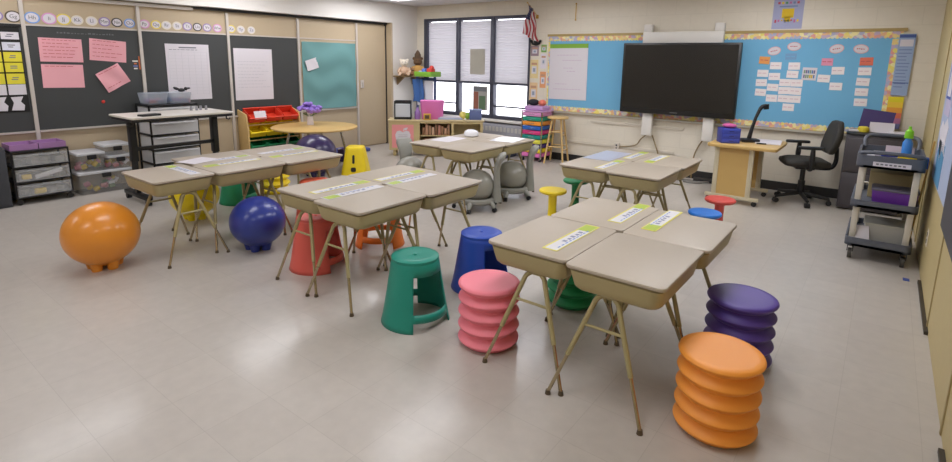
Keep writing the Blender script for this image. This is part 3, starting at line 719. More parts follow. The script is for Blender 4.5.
# round table
t = thing('round_table', 'round wooden table with chrome legs before the teal paper', 'table', (-6.54, 4.70, 0))
MB().lathe([(0, .572), (.595, .572), (.605, .58), (.605, .594), (.595, .60), (0, .60)], 56).build('tabletop', maple, t)
for a in (45, 135, 225, 315):
    c_, s_ = math.cos(math.radians(a-5)), math.sin(math.radians(a-5))
    l_ = MB().tube([(.36*c_, .36*s_, .572), (.42*c_, .42*s_, .3), (.44*c_, .44*s_, .02)], .018, 10).build('leg', chrome, t)
    MB().cyl((.44*c_, .44*s_, 0), (.44*c_, .44*s_, .03), .02, .016).build('foot_cap', black, l_)
t = thing('flower_vase', 'white vase of purple flowers on the round table', 'vase', (-6.70, 4.74, .601))
MB().lathe([(0, 0), (.045, 0), (.05, .01), (.042, .08), (.036, .13), (.046, .18), (.04, .18), (0, .16)], 20).build('vase', mat('vase_white', (226, 218, 222), .35), t)
b = MB(); rnd = random.Random(3)
for k in range(46):
    a = rnd.random()*2*PI; u = rnd.random(); r_ = .14*math.sqrt(u)
    b.sphere((r_*math.cos(a), r_*math.sin(a)*1.15, .19+.14*(1-u)*rnd.random()+.05*rnd.random()), .028+.014*rnd.random(), (1, 1, .75), 8, 6)
b.build('blossoms', mat('purple_petals', (150, 120, 206), .8, noise=.25, nscale=40), t)
b = MB()
for k in range(10):
    a = k*.63; b.tube([(0, 0, .08), (.05*math.cos(a), .05*math.sin(a), .15), (.1*math.cos(a), .1*math.sin(a), .17)], .004, 6)
b.build('stems', mat('stem_green', (90, 130, 80), .7), t)
tag(MB().prism(rr(.44, .8, .05), 0, .06, .02).build('floor_cushion', mat('blue_vinyl', (66, 80, 150), .5), None, (-7.18, 5.75, 0), .05), 'flat blue cushion on the floor behind the round table', 'cushion')
tag(MB().prism(rr(.26, .34, .03), 0, .2, .02).build('storage_cube', patch_mat('purple_print', [(70, 50, 110), (200, 196, 206), (90, 70, 140), (60, 44, 90)], 14), None, (-6.55, 5.35, 0), .1), 'purple and white patterned fabric cube behind the yellow tapered stool', 'cube')

# ------------------------------------------------------------------ window corner: low shelf unit with apple poster
ang = math.atan2(.98, 1.14)
t = thing('shelf_unit', 'low tan shelf unit with an open cubby in the window corner', 'shelf', (-6.40, 6.03, 0), ang)   # x runs along the front, y to the back
shm = mat('tan_shelf_paint', (196, 176, 128), .45, noise=.03)
Lg = 1.56
MB().bb((-.02, -.015, .575), (Lg, .36, .60), .006).build('top', mat('shelf_top', (206, 188, 146), .4), t)
b = MB(); b.bb((0, 0, .1), (.5, .34, .575)); b.bb((.5, .32, .1), (Lg-.02, .34, .575)); b.bb((.5, .0, .1), (Lg-.02, .32, .125)); b.bb((1.02, 0, .125), (1.06, .32, .575)); b.bb((Lg-.06, 0, .125), (Lg-.02, .32, .575)); b.bb((.5, 0, .545), (1.02, .02, .575)); b.bb((.5, .02, .33), (1.02, .32, .345)); b.bb((1.06, 0, .54), (Lg-.06, .02, .575))
b.build('carcass', shm, t)
for x in (.06, Lg-.1):
    for y in (.03, .28): MB().bb((x, y, 0), (x+.05, y+.05, .1), .004).build('leg', shm, t)
t2 = thing('apple_poster', 'pink poster with a white apple on the end of the shelf unit', 'poster', (-6.40, 6.03, 0), ang)
MB().bb((.045, -.005, .14), (.40, -.001, .52)).build('sheet', mat('poster_pink', (232, 150, 150), .7), t2)
b = MB()
ap = [(0, .07), (.05, .10), (.10, .085), (.125, .03), (.115, -.04), (.08, -.10), (.03, -.12), (0, -.108), (-.03, -.12), (-.08, -.10), (-.115, -.04), (-.125, .03), (-.10, .085), (-.05, .10)]
MY = Matrix(((1, 0, 0, 0), (0, 0, -1, 0), (0, 1, 0, 0), (0, 0, 0, 1)))
b.prism(ap, 0, .001, M=Matrix.Translation((.225, -.0055, .325)) @ MY).prism([(.0, .085), (.012, .085), (.03, .14), (.018, .145)], 0, .001, M=Matrix.Translation((.225, -.0055, .325)) @ MY).prism([(.02, .105), (.06, .11), (.085, .15), (.04, .145)], 0, .001, M=Matrix.Translation((.225, -.0055, .325)) @ MY)
b.m(1)
for z in (.35, .32, .29): b.bb((.15, -.0075, z), (.30, -.0066, z+.006))
b.build('apple', [paper, mat('grey_line', (170, 160, 160), .8)], t2)
dx, dy = math.cos(ang), math.sin(ang)
def onshelf(u, v, z=.60): return (-6.40+u*dx-v*dy, 6.03+u*dy+v*dx, z+.001)
bcol = [(150, 110, 80), (196, 150, 120), (170, 130, 100), (210, 170, 140), (128, 90, 64), (190, 130, 110)]
for k in range(9):
    h_ = .12+.012*(k*5 % 7)
    tag(MB().bb((-.02, -.09, 0), (.02, .09, h_), .003).build('book', mat('book_%d' % (k % 6), bcol[k % 6], .6), None, onshelf(.56+.052*k, .14, .345), ang), 'brown toned book in the open cubby of the shelf unit, %s from the left' % ['first', 'second', 'third', 'fourth', 'fifth', 'sixth', 'seventh', 'eighth', 'ninth'][k], 'book', 'books in the cubby')
tag(MB().prism(rr(.36, .24, .03), 0, .15, .015).build('cubby_basket', mat('grey_wicker', (140, 138, 136), .8, noise=.3, nscale=60), None, onshelf(1.28, .16, .345-.22), ang), 'grey basket inside the right bay of the shelf unit', 'basket')
tag(MB().prism(rr(.40, .26, .03), 0, .16, .015).build('cubby_basket', mat('brown_basket', (150, 110, 84), .8, noise=.3, nscale=50), None, onshelf(.76, .16, .126), ang), 'brown basket in the lower part of the open cubby', 'basket')
# things standing on the shelf unit
t = thing('file_box', 'black open file box with white folders at the left end of the shelf unit', 'box', onshelf(.22, .16), ang)
b = MB(); b.bb((-.14, -.11, 0), (.14, .11, .01)); b.bb((-.14, -.11, .01), (-.13, .11, .30)); b.bb((.13, -.11, .01), (.14, .11, .30)); b.bb((-.13, .1, .01), (.13, .11, .30)); b.bb((-.13, -.11, .01), (.13, -.10, .04)); b.bb((-.13, -.11, .26), (.13, -.10, .30))
b.build('box', black, t)
MB().bb((-.12, -.097, .04), (.12, -.02, .25)).build('folders', mat('pale_folder', (206, 210, 216), .7), t)
tag(MB().lathe([(0, 0), (.045, 0), (.05, .02), (.05, .12), (.03, .15), (.02, .19), (0, .19)], 18).build('purple_bottle', mat('lilac_plastic', (150, 110, 180), .4), None, onshelf(.46, .12)), 'purple bottle between the black file box and pink bin', 'bottle')
b = MB(); R = []
for z, a, bb_ in ((0, .34, .16), (.01, .35, .17), (.30, .40, .21), (.31, .37, .19)): R.append([(x, y, z) for x, y in rr(a, bb_, .04)])
o = b.loft(R).build('pink_bin', pinkp, None, onshelf(.70, .20), ang); tag(o, 'pink plastic bin standing on the shelf unit', 'bin')
tag(MB().box((0, 0, .05), (.12, .09, .1), .006).m(1).box((0, -.046, .05), (.07, .004, .06)).build('yellow_box', [mat('mustard_card', (206, 160, 60), .6), mat('box_dark', (90, 70, 50), .6)], None, onshelf(.62, .04), ang), 'small mustard box in front of the pink bin', 'box')
tag(MB().bb((-.2, -.1, 0), (.2, .1, .03), .004).m(1).bb((-.17, -.08, .03), (.17, .08, .045)).build('paper_stack', [mat('pale_blue_card', (180, 190, 216), .7), paper], None, onshelf(1.0, .18), ang), 'low stack of white and pale blue papers on the shelf unit', 'papers')
t = thing('yellow_toy', 'yellow and green plastic toy on the shelf unit', 'toy', onshelf(1.25, .14), ang)
MB().sphere((-.04, 0, .07), .06, (1, 1, 1.15), 18, 12).build('yellow_part', mat('toy_yellow', (220, 206, 110), .5), t)
MB().sphere((.04, 0, .06), .055, (1, 1, 1.1), 18, 12).build('green_part', mat('toy_green', (130, 170, 60), .5), t)
t = thing('blue_crate', 'small blue box at the right end of the shelf unit', 'box', onshelf(1.42, .16), ang)
MB().bb((-.1, -.08, 0), (.1, .08, .15), .008).build('box', mat('steel_blue', (96, 110, 160), .5), t)
MB().bb((-.105, -.085, .15), (.105, .085, .17), .006).build('lid', mat('pale_steel', (130, 146, 190), .5), t)
# easel with tray behind the shelf unit
t = thing('easel', 'tall blue-framed easel with white board and blue cloth in the window corner', 'easel', (-6.62, 7.22, 0))
b = MB()
for x in (-.27, .16): b.bb((x-.018, -.02, 0), (x+.018, .02, 1.27), .004)
b.bb((-.25, -.02, 1.2), (.14, .02, 1.25)); b.bb((-.25, -.02, .2), (.14, .02, .24)); b.build('frame', mat('navy_frame', (50, 64, 110), .5), t)
MB().bb((-.25, -.03, .75), (.14, -.022, 1.2)).build('board', mat('board_white', (226, 226, 236), .4), t)
MB().sheet(lambda u, v: (-.33+.27*u+.015*math.sin(v*5), -.06-.02*math.sin(u*9), .80+v*.42+.02*math.sin(u*6)*(1-v)), 12, 10, .004).build('blue_cloth', mat('blue_cloth', (64, 104, 166), .85), t)
MB().bb((-.22, -.14, 1.272), (.18, .14, 1.285), .003).bb((-.22, -.14, 1.285), (.18, -.125, 1.36), .003).bb((-.22, .125, 1.285), (.18, .14, 1.36), .003).bb((-.22, -.125, 1.285), (-.205, .125, 1.36), .003).bb((.165, -.125, 1.285), (.18, .125, 1.36), .003).build('tray', mat('lime_plastic', (130, 186, 60), .5), t)
tag(MB().box((0, 0, .07), (.13, .12, .14), .03).sphere((.02, 0, .14), .045, seg=12, rings=8).build('toy_block', mat('toy_red', (216, 70, 60), .5), None, (-6.56, 7.22, 1.286)), 'red toy in the green tray of the easel', 'toy')
tag(MB().box((0, 0, .065), (.09, .1, .13), .02).build('toy_block', mat('toy_blue', (86, 120, 210), .5), None, (-6.70, 7.22, 1.286)), 'blue toy block in the green tray, left of the red toy', 'toy')
tag(MB().sphere((0, 0, .045), .045, seg=14, rings=10).build('toy_ball', mat('toy_pale', (190, 210, 236), .5), None, (-6.78, 7.18, 1.286)), 'pale blue small ball at the left of the green tray', 'toy')
# corner shelf with soft toys
t = thing('wall_shelf', 'small wooden shelf on the white column holding soft toys', 'shelf', (-7.3, 7.3, 1.25))
MB().bb((.002, -.30, 0), (.30, .30, .025), .004).build('board', mat('brown_shelf', (128, 104, 70), .5), t)
for y in (-.2, .2): MB().prism([(0, 0), (.2, 0), (0, -.15)], -.012, .012, M=Matrix.Translation((.003, y, 0)) @ Matrix(((1, 0, 0, 0), (0, 0, 1, 0), (0, 1, 0, 0), (0, 0, 0, 1)))).build('bracket', mat('brown_shelf', (128, 104, 70), .5), t)
def plush(label, loc, rz, body, head, s_=1, hat=None):
    t = thing('plush_toy', label, 'soft toy', loc, rz)
    bm1 = mat('plush_%d_%d' % (body[0], body[2]), body, .95, bump=.4, bscale=90); hm = mat('plush_%d_%d' % (head[0], head[2]), head, .95, bump=.4, bscale=90)
    b = MB(); b.sphere((0, 0, .1*s_), .1*s_, (1, 1.05, 1.1), 18, 12)
    for sy in (-1, 1):
        b.tube([(0.02, sy*.08*s_, .16*s_), (.07*s_, sy*.12*s_, .1*s_), (.1*s_, sy*.11*s_, .06*s_)], [.03*s_, .03*s_, .034*s_], 10)
        b.tube([(.04*s_, sy*.05*s_, .05*s_), (.12*s_, sy*.08*s_, .035*s_), (.15*s_, sy*.09*s_, .045*s_)], [.035*s_, .034*s_, .038*s_], 10)
    b.build('body', bm1, t)
    h_ = MB(); h_.sphere((.01, 0, .27*s_), .08*s_, (1, 1.08, 1), 18, 12).sphere((.075*s_, 0, .255*s_), .035*s_, (1, 1, .8), 12, 8)
    for sy in (-1, 1): h_.sphere((0, sy*.075*s_, .33*s_), .03*s_, (.5, 1, 1), 12, 8)
    h_.build('head', hm, t)
    e = MB()
    for sy in (-1, 1): e.sphere((.08*s_, sy*.03*s_, .29*s_), .009*s_, seg=8, rings=6)
    e.build('eyes', black, t)
    if hat: MB().lathe([(.075*s_, .33*s_), (.06*s_, .38*s_), (.065*s_, .40*s_), (.03*s_, .47*s_), (0, .5*s_)], 16).build('hat', mat('plush_hat', hat, .95), t)
plush('cream and brown soft toy at the left of the wall shelf', (-7.13, 7.12, 1.276), -.8, (206, 176, 150), (232, 222, 206), .85)
plush('dark brown soft toy with tall pointed hat on the wall shelf', (-7.12, 7.47, 1.276), -.8, (206, 160, 90), (110, 84, 60), .95, (96, 76, 58))
plush('tan soft toy between the two larger ones on the wall shelf', (-7.1, 7.30, 1.276), -.8, (160, 120, 84), (150, 116, 86), .42)
tag(MB().prism(rr(.5, .4, .06), 0, .24, .04).build('floor_pouf', mat('dark_blue_vinyl', (70, 74, 96), .6), None, (-5.05, 7.25, 0)), 'dark blue grey padded seat below the window by the rainbow drawers', 'seat')
tag(MB().prism(rr(.5, .36, .06), 0, .30, .04).build('floor_pouf', mat('grey_blue_vinyl', (96, 102, 124), .6), None, (-5.72, 7.2, 0)), 'grey blue padded seat below the window, behind the far desks', 'seat')

# rainbow drawer cart and wooden stool
t = thing('rainbow_drawer_cart', 'tall narrow cart of rainbow coloured drawers beside the window', 'drawer cart', (-4.40, 7.38, 0))
b = MB()
for x in (-.18, .18):
    for y in (-.17, .17): b.bb((x-.008, y-.008, .05), (x+.008, y+.008, .80))
b.build('frame', chrome, t)
rc = [(226, 120, 190), (240, 214, 40), (70, 50, 120), (226, 220, 80), (20, 140, 130), (216, 60, 130), (40, 100, 190), (240, 150, 50), (30, 150, 120), (220, 150, 200)]
for k, c_ in enumerate(rc):
    d_ = MB().bb((-.165, -.18, .075+k*.072), (.165, .16, .135+k*.072), .006).build('drawer', mat('rainbow_%d' % k, c_, .4), t)
    MB().bb((-.05, -.192, .1+k*.072), (.05, -.18, .112+k*.072), .003).build('handle', clear, d_)
MB().bb((-.19, -.185, .79), (.19, .18, .81), .005).build('top', mat('lilac_top', (206, 160, 206), .5), t)
for x in (-.16, .16):
    for y in (-.15, .15): MB().cyl((x-.012, y, .027), (x+.012, y, .027), .027).build('caster', black, t)
tag(MB().bb((-.17, -.12, 0), (.17, .12, .07), .02).build('pencil_tray', mat('lilac_tray', (190, 150, 200), .5), None, (-4.40, 7.36, .812)), 'lilac tray on top of the rainbow drawers', 'tray')
tag(MB().sphere((0, 0, .05), .08, (1.2, 1, .65), 16, 10).build('soft_pouch', mat('dark_navy_cloth', (36, 34, 46), .8), None, (-4.46, 7.34, .883)), 'dark pouch in the lilac tray on the rainbow drawers', 'pouch')
tag(MB().sphere((0, 0, .05), .06, (1.1, 1, .8), 16, 10).build('soft_pouch', mat('coral_cloth', (224, 120, 100), .8), None, (-4.30, 7.34, .883)), 'coral pouch in the lilac tray on the rainbow drawers', 'pouch')
t = thing('bar_stool', 'tall plain wooden stool beside the rainbow drawers', 'stool', (-4.03, 7.38, 0), .2)
MB().lathe([(0, .70), (.155, .70), (.165, .71), (.165, .728), (.15, .737), (0, .735)], 32).build('seat', wood, t)
ft = []
for a in range(4):
    c_, s_ = math.cos(a*PI/2+PI/4), math.sin(a*PI/2+PI/4)
    ft.append((c_, s_)); MB().tube([(.10*c_, .10*s_, .70), (.215*c_, .215*s_, 0)], [.017, .014], 10).build('leg', wood, t)
for a in range(4):
    (c0, s0), (c1_, s1) = ft[a], ft[(a+1) % 4]
    for z in ((.22, .45) if a % 2 else (.27, .50)):
        r_ = .10+(.115)*(1-z/.7); MB().tube([(r_*c0, r_*s0, z), (r_*c1_, r_*s1, z)], .010, 8).build('rung', wood, t)

# ------------------------------------------------------------------ back wall: bulletin board, screen
t = thing('bulletin_board', 'long blue bulletin board with patterned border on the back wall', 'bulletin board', (0, YB, 0))
BX0, BX1, BZ0, BZ1 = -4.42, .06, .80, 1.985
bluebk = mat('blue_backing_paper', (112, 176, 214), .75, noise=.04, nscale=2)
MB().bb((BX0+.02, -.012, BZ0+.02), (BX1-.0, -.002, BZ1-.02)).build('backing', bluebk, t)
b = MB(); b.bb((BX0, -.022, BZ1-.02), (BX1+.03, -.0, BZ1+.015)); b.bb((BX0, -.03, BZ0-.035), (BX1+.03, 0, BZ0+.0)); b.build('frame', mat('board_frame_tan', (176, 152, 96), .5), t)
MB().bb((BX0, -.05, BZ0-.03), (BX1+.03, -.031, BZ0-.005)).build('chalk_ledge', mat('ledge_alu', (190, 186, 176), .4, metal=.3), t)
bdm = patch_mat('border_print', [(236, 222, 120), (232, 186, 140), (196, 174, 200), (240, 230, 170), (226, 160, 150), (176, 178, 206), (236, 212, 140), (216, 212, 200)], 26)
def scallop(x0, x1, z, up):
    n = int((x1-x0)/.045); pts = []
    for i in range(n*4+1):
        u = i/(n*4); pts.append((x0+(x1-x0)*u, z+up*(.062+.013*abs(math.sin(u*n*PI)))))
    pts += [(x1, z), (x0, z)]
    return pts
MB().prism(scallop(BX0+.02, BX1, BZ1-.021, -1), .0, .002, M=Matrix.Translation((0, -.012, 0)) @ MY).build('border_top', bdm, t)
MB().prism(scallop(BX0+.02, BX1, BZ0+.001, 1), .0, .002, M=Matrix.Translation((0, -.012, 0)) @ MY).build('border_bottom', bdm, t)
for nm, x0, x1 in (('border_left', BX0+.02, BX0+.05), ('border_right', BX1-.09, BX1)): MB().bb((x0, -.0142, BZ0+.08), (x1, -.012, BZ1-.1)).build(nm, bdm, t)
YS = YB-.0145
def bsheet(name, label, cat, m_, x, z, w_, h_, rot=0, group=None, inkf=None, y=YS, th=.002):
    b = MB(); b.X = Matrix.Translation((x, y, z)) @ Matrix.Rotation(-rot, 4, 'Y')
    b.bb((-w_/2, -th, -h_/2), (w_/2, 0, h_/2))
    if inkf:
        b.X = b.X @ Matrix.Translation((0, -th-.0002, 0)) @ Matrix(((0, 1, 0, 0), (-1, 0, 0, 0), (0, 0, 1, 0), (0, 0, 0, 1)))
        inkf(b, w_, h_)
    o = b.build(name, m_ if isinstance(m_, list) else [m_]); return tag(o, label, cat, group)
# flip chart pad
t = thing('flip_chart', 'large white flip chart sheet with green top band, left of the screen', 'chart', (-4.03, YS, 1.425), 0)
t.rotation_euler = (0, math.radians(-.5), 0)
b = MB(); b.bb((-.33, -.006, -.44), (.33, 0, .36)); b.m(1)
rnd = random.Random(5)
for zz, x0, l_ in ((.25, -.2, .35), (.17, -.1, .3), (.05, -.08, .16), (-.0, -.02, .12), (-.2, -.22, .2), (-.28, -.25, .45)):
    x = x0
    while x < x0+l_: k = .02+.03*rnd.random(); b.bb((x, -.0066, zz), (x+k, -.006, zz+.006)); x += k+.012
b.build('sheet', [paper, mat('purple_pale_ink', (190, 160, 190), .8)], t)
MB().bb((-.33, -.009, .36), (.33, 0, .425)).build('header_band', mat('lime_band', (128, 176, 60), .6), t)
# word cards
wc = mat('word_card', (236, 228, 228), .8)
orange_c = mat('orange_card', (232, 160, 90), .8); red_c = mat('red_orange_card', (226, 120, 96), .8); pink_c = mat('pink_card', (224, 150, 176), .8); lil = mat('greyblue_card', (120, 160, 200), .8)
G = 'small white word cards'
def wl(b, w_, h_): lines(1, 1, 0.02, 0.02, .2, .009)(b, w_, h_)
cards = [('far left column of three cards', -1.282, 1.472, 'top'), ('far left column of three cards', -1.287, 1.355, 'middle'), ('far left column of three cards', -1.284, 1.233, 'bottom'),
 ('second column of four cards', -1.147, 1.569, 'top'), ('second column of four cards', -1.149, 1.436, 'second'), ('second column of four cards', -1.154, 1.301, 'third'), ('second column of four cards', -1.152, 1.166, 'bottom'),
 ('central block, upper pair', -.947, 1.568, 'top'), ('central block, upper pair', -.955, 1.468, 'lower'), ('central block left half', -1.023, 1.365, 'top'), ('central block left half', -1.024, 1.267, 'middle'), ('central block left half', -1.02, 1.168, 'bottom'),
 ('central block, alone under its two halves', -.957, 1.064, 'single'), ('central block right half', -.897, 1.365, 'top'), ('central block right half', -.9, 1.265, 'middle'), ('central block right half', -.898, 1.167, 'bottom'),
 ('loose trio below the pink card', -.494, 1.523, 'top'), ('loose trio below the pink card', -.625, 1.428, 'left'), ('loose trio below the pink card', -.495, 1.34, 'lowest'),
 ('column under the red orange card', -.238, 1.522, 'top'), ('column under the red orange card', -.241, 1.403, 'second'), ('column under the red orange card', -.24, 1.286, 'third'), ('column under the red orange card', -.235, 1.168, 'bottom')]
for k, (cl, x, z, rw) in enumerate(cards):
    bsheet('word_card', 'white word card, %s one in the %s' % (rw, cl), 'card', [wc, mat('card_ink', (210, 186, 194), .8)], x, z, .125, .088, .03*math.sin(k*2.1), G, wl)
bsheet('word_card', 'orange header card at the left of the blue board cards', 'card', [orange_c, redink], -1.279, 1.634, .12, .09, -.05, None, wl)
bsheet('word_card', 'red orange header card at the right of the blue board', 'card', [red_c, redink], -.235, 1.634, .125, .09, .03, None, wl)
bsheet('word_card', 'pink header card right of the block letter sign', 'card', [pink_c, redink], -.612, 1.623, .115, .085, .0, None, wl)
bsheet('word_card', 'grey blue header card under the second oval sign', 'card', [lil, bluebk], -.994, 1.682, .12, .075, .03, None, wl)
for k, (x, z, r_, l_) in enumerate(((-1.183, 1.749, .25, 'first from the left'), (-.973, 1.803, 0, 'second from the left'), (-.536, 1.775, .2, 'third from the left'), (-.303, 1.773, -.1, 'rightmost'))):
    b = MB(); b.X = Matrix.Translation((x, YS, z)) @ Matrix.Rotation(-r_, 4, 'Y')
    b.prism([(.073*math.cos(a*PI/16), .052*math.sin(a*PI/16)) for a in range(32)], 0, .002, M=MY); b.m(1).prism([(.064*math.cos(a*PI/16), .044*math.sin(a*PI/16)) for a in range(32)], .002, .0024, M=MY)
    b.m(2)
    for q in range(4): b.bb((-.04+.02*q, -.0029, -.006+.003*(q % 2)), (-.026+.02*q, -.0023, .006))
    tag(b.build('oval_sign', [mat('oval_edge', (220, 170, 170), .7), paper, redink], None), 'white oval sign pinned on the blue board, %s of four' % l_, 'sign', 'oval signs')
def blocks(b, w_, h_):
    rnd = random.Random(9)
    for r_ in range(2):
        for k in range(6):
            b.m(1+rnd.randrange(4)); y0 = -w_*.4+k*w_*.135; b.bb((0, y0, -.05+r_*.055), (.001, y0+.016, -.01+r_*.055))
bsheet('block_letter_sign', 'square sign of coloured block letters among the word cards', 'sign', [paper, mat('i1', (90, 120, 170), .7), mat('i2', (210, 180, 60), .7), mat('i3', (120, 150, 120), .7), mat('i4', (110, 100, 140), .7)], -.778, 1.478, .15, .15, -.02, None, blocks)
# right banners
def banner(b, w_, h_):
    rnd = random.Random(2)
    b.m(1).bb((0, -w_*.48, h_*.44), (.001, w_*.48, h_*.49)).bb((0, -w_*.48, -h_*.3), (.001, w_*.48, -h_*.285))
    b.m(2).bb((0, -w_*.4, h_*.3), (.001, w_*.4, h_*.41)); b.m(3)
    for k in range(12): b.bb((.0, -w_*.4, h_*.24-k*h_*.055), (.001, w_*(.1+.3*rnd.random()), h_*.252-k*h_*.055))
bsheet('blue_banner', 'pale blue printed banner at the right end of the bulletin board', 'banner', [mat('banner_blue', (150, 170, 204), .7), mat('banner_navy', (70, 90, 150), .7), paper, mat('banner_ink', (110, 126, 170), .7)], .10, 1.60, .145, .67, 0, None, banner, y=YB-.023)
def rainbow(b, w_, h_):
    for k in range(6): b.m(1+k).bb((0, -w_/2, h_/2-h_*(k+1)/6), (.001, w_/2, h_/2-h_*k/6))
bsheet('rainbow_banner', 'rainbow striped banner below the pale blue banner', 'banner', [paper]+[mat('rb%d' % k, c_, .7) for k, c_ in enumerate([(226, 210, 40), (236, 200, 60), (232, 160, 60), (228, 120, 90), (190, 120, 160), (130, 130, 180)])], .085, 1.07, .14, .36, 0, None, rainbow, y=YB-.023)
def poster(b, w_, h_):
    rnd = random.Random(11)
    for k in range(6): b.m(1+k % 5).bb((0, -w_*.36+k*w_*.125, h_*.30), (.001, -w_*.28+k*w_*.125, h_*.37))
    b.m(5).bb((0, -w_*.3, h_*.2), (.001, w_*.3, h_*.24))
    b.m(2).box((.0005, 0, 0), (.001, .13, .11), 0).box((.0005, 0, -.07), (.001, .07, .06), 0)
    for k in range(8): b.m(1+(k*3) % 5).bb((0, -w_*.42+k*w_*.105, -h_*.3+.01*(k % 3)), (.001, -w_*.36+k*w_*.105, -h_*.2))
bsheet('wall_poster', 'lavender poster with coloured letters high above the bulletin board', 'poster', [mat('lav', (168, 172, 206), .7), mat('pp1', (200, 80, 90), .7), mat('pp2', (232, 196, 40), .7), mat('pp3', (90, 150, 110), .7), mat('pp4', (200, 110, 160), .7), mat('pp5', (120, 140, 180), .7)], -1.085, 2.20, .325, .37, .0, None, poster, y=YB-.001)
# posters between window and bulletin board
pl = [(-4.66, 1.74, .15, .16, (150, 130, 140), 'dark photo sheet at the top left'), (-4.66, 1.45, .15, .30, (226, 206, 150), 'pale yellow sheet at the middle left'), (-4.66, 1.07, .15, .32, (228, 196, 150), 'pale orange sheet at the bottom left')]
pr_ = [(-4.49, 1.78, .1, .12, (120, 170, 90), 'green topped sheet at the top right'), (-4.49, 1.58, .11, .24, (224, 216, 224), 'white sheet at the upper right'), (-4.49, 1.28, .11, .26, (226, 160, 110), 'orange framed sheet at the lower right')]
for x, z, w_, h_, c_, l_ in pl+pr_:
    def pf(b, ww, hh):
        b.m(1).bb((0, -ww*.3, -hh*.25), (.001, ww*.3, hh*.15)); b.m(2).bb((0, -ww*.35, hh*.22), (.001, ww*.35, hh*.34)); b.m(3).bb((.001, -ww*.15, -hh*.15), (.0015, ww*.15, hh*.05))
    bsheet('small_poster', l_+' of the papers between window and blue board', 'poster', [mat('sp_%d_%d' % (c_[0], c_[2]), c_, .7), paper, mat('spi', (196, 150, 120), .7), mat('spj', (150, 160, 180), .7)], x, z, w_, h_, 0, 'small papers beside the window', pf, y=YB-.0005)
b = MB(); b.tube([(-.09, 0, .03), (-.06, 0, -.02), (0, 0, -.03), (.06, 0, -.02), (.09, 0, .03)], [.02, .022, .03, .022, .02], 8).sphere((0, -.01, .0), .04, (1, .6, .8), 12, 8)
tag(b.build('dark_bow', black, None, (-4.63, YB-.03, 1.88)), 'dark bow-shaped ornament below the flag', 'ornament')
# flag
t = thing('wall_flag', 'small striped flag on a slanted pole above the window edge', 'flag', (-4.63, YB, 2.28))
MB().tube([(0, -.002, .0), (-.02, -.12, .10), (-.05, -.24, .20)], .007, 8).sphere((-.05, -.24, .2), .014, seg=10, rings=8).build('pole', wood, t)
MB().bb((-.02, -.03, -.03), (.02, 0, .03), .004).build('bracket', mat('brass', (190, 150, 70), .3, metal=.8), t)
fw, fh = .30, .44
def ff(u, v):   # hangs from the slanted pole: u from pole top to base, v down
    px, py, pz = -.045+.035*u, -.22+.16*u, .175-.13*u
    return (px-.10*v*(1-u)+.06*v*u+.02*math.sin(v*8+u*5), py+.03*math.sin(u*16+v*4), pz-fh*v)
def fm_(u, v):
    if u < .55 and v < .42: return 2
    return 0 if int(u*13*.999) % 2 == 0 else 1
b = MB(); b.sheet(ff, 26, 26, .002, fm_).build('cloth', [mat('flag_red', (176, 60, 66), .8), mat('flag_white', (214, 206, 208), .8), mat('flag_blue', (52, 56, 92), .8)], t)
bst = MB()
for i_ in range(5):
    for j_ in range(5):
        p = Vector(ff(.05+.1*i_, .04+.075*j_)); bst.sphere(p+Vector((0, -.003, 0)), .006, (1, .3, 1), 6, 4)
bst.build('stars', mat('flag_white', (214, 206, 208), .8), t)
b = MB().tube([(0, -.012, .13), (0, -.012, -.13)], .006, 8).sphere((0, -.014, .12), .013, seg=10, rings=6).sphere((0, -.014, -.12), .013, seg=10, rings=6).bb((-.008, -.012, .11), (.008, 0, .13)).bb((-.008, -.012, -.13), (.008, 0, -.11))
tag(b.build('wall_hook', mat('brass', (190, 150, 70), .3, metal=.8), None, (-3.945, YB, 2.33)), 'thin brass rod mounted on the wall above the bulletin board', 'hook')

# screen and mount
t = thing('wall_screen', 'large black flat screen on a white wall mount', 'screen', (-2.30, YB-.15, 1.365))
b = MB(); b.bb((-.775, -.03, -.49), (.775, .035, .485), .008); b.build('bezel', mat('screen_bezel', (24, 23, 22), .4), t)
MB().bb((-.745, -.0325, -.42), (.745, -.03, .46)).build('display', mat('screen_glass', (30, 28, 25), .18, noise=.02), t)
MB().bb((-.05, -.0315, -.462), (.05, -.0302, -.45)).build('logo', mat('logo_grey', (110, 108, 106), .5), t)
m = thing('screen_mount', 'white wall mount bracket behind and around the screen', 'mount', (-2.30, YB, 1.365))
MB().bb((-.53, -.115, .48), (.53, -.0305, .635), .01).build('top_box', white, m)
for x in (-.47, .47): MB().bb((x-.06, -.095, .635), (x+.06, -.03, .74), .01).build('post', white, m)
MB().bb((-.5, -.11, -.3), (.5, -.033, .48)).build('back_plate', white, m)
for x in (-.375, .455): MB().bb((x-.075, -.13, -.81), (x+.065, -.055, -.45), .006).bb((x-.05, -.055, -.8), (x+.04, -.002, -.66)).build('leg_box', white, m)
for k, (pts, l_) in enumerate((([(-2.70, YB-.03, .555), (-2.78, YB-.04, .48), (-2.86, YB-.03, .38), (-3.1, YB-.03, .33)], 'brown cable hanging from the left mount box down to the raceway'), ([(-2.62, YB-.03, .555), (-2.56, YB-.04, .42), (-2.5, YB-.04, .25), (-2.48, YB-.03, .012)], 'brown cable dropping straight from the left mount box'), ([(-1.92, YB-.03, .555), (-1.97, YB-.05, .45), (-2.02, YB-.03, .30), (-2.03, YB-.03, .012)], 'brown cable hanging from the right mount box'), ([(-1.75, YB-.03, .52), (-1.70, YB-.05, .4), (-1.74, YB-.03, .26), (-1.7, YB-.03, .012)], 'brown cable by the teacher table outlet'))):
    tag(MB().tube(pts, .009, 6, smooth=4).build('cable', mat('brown_cable', (140, 120, 80), .6)), l_, 'cable', 'cables under the screen')
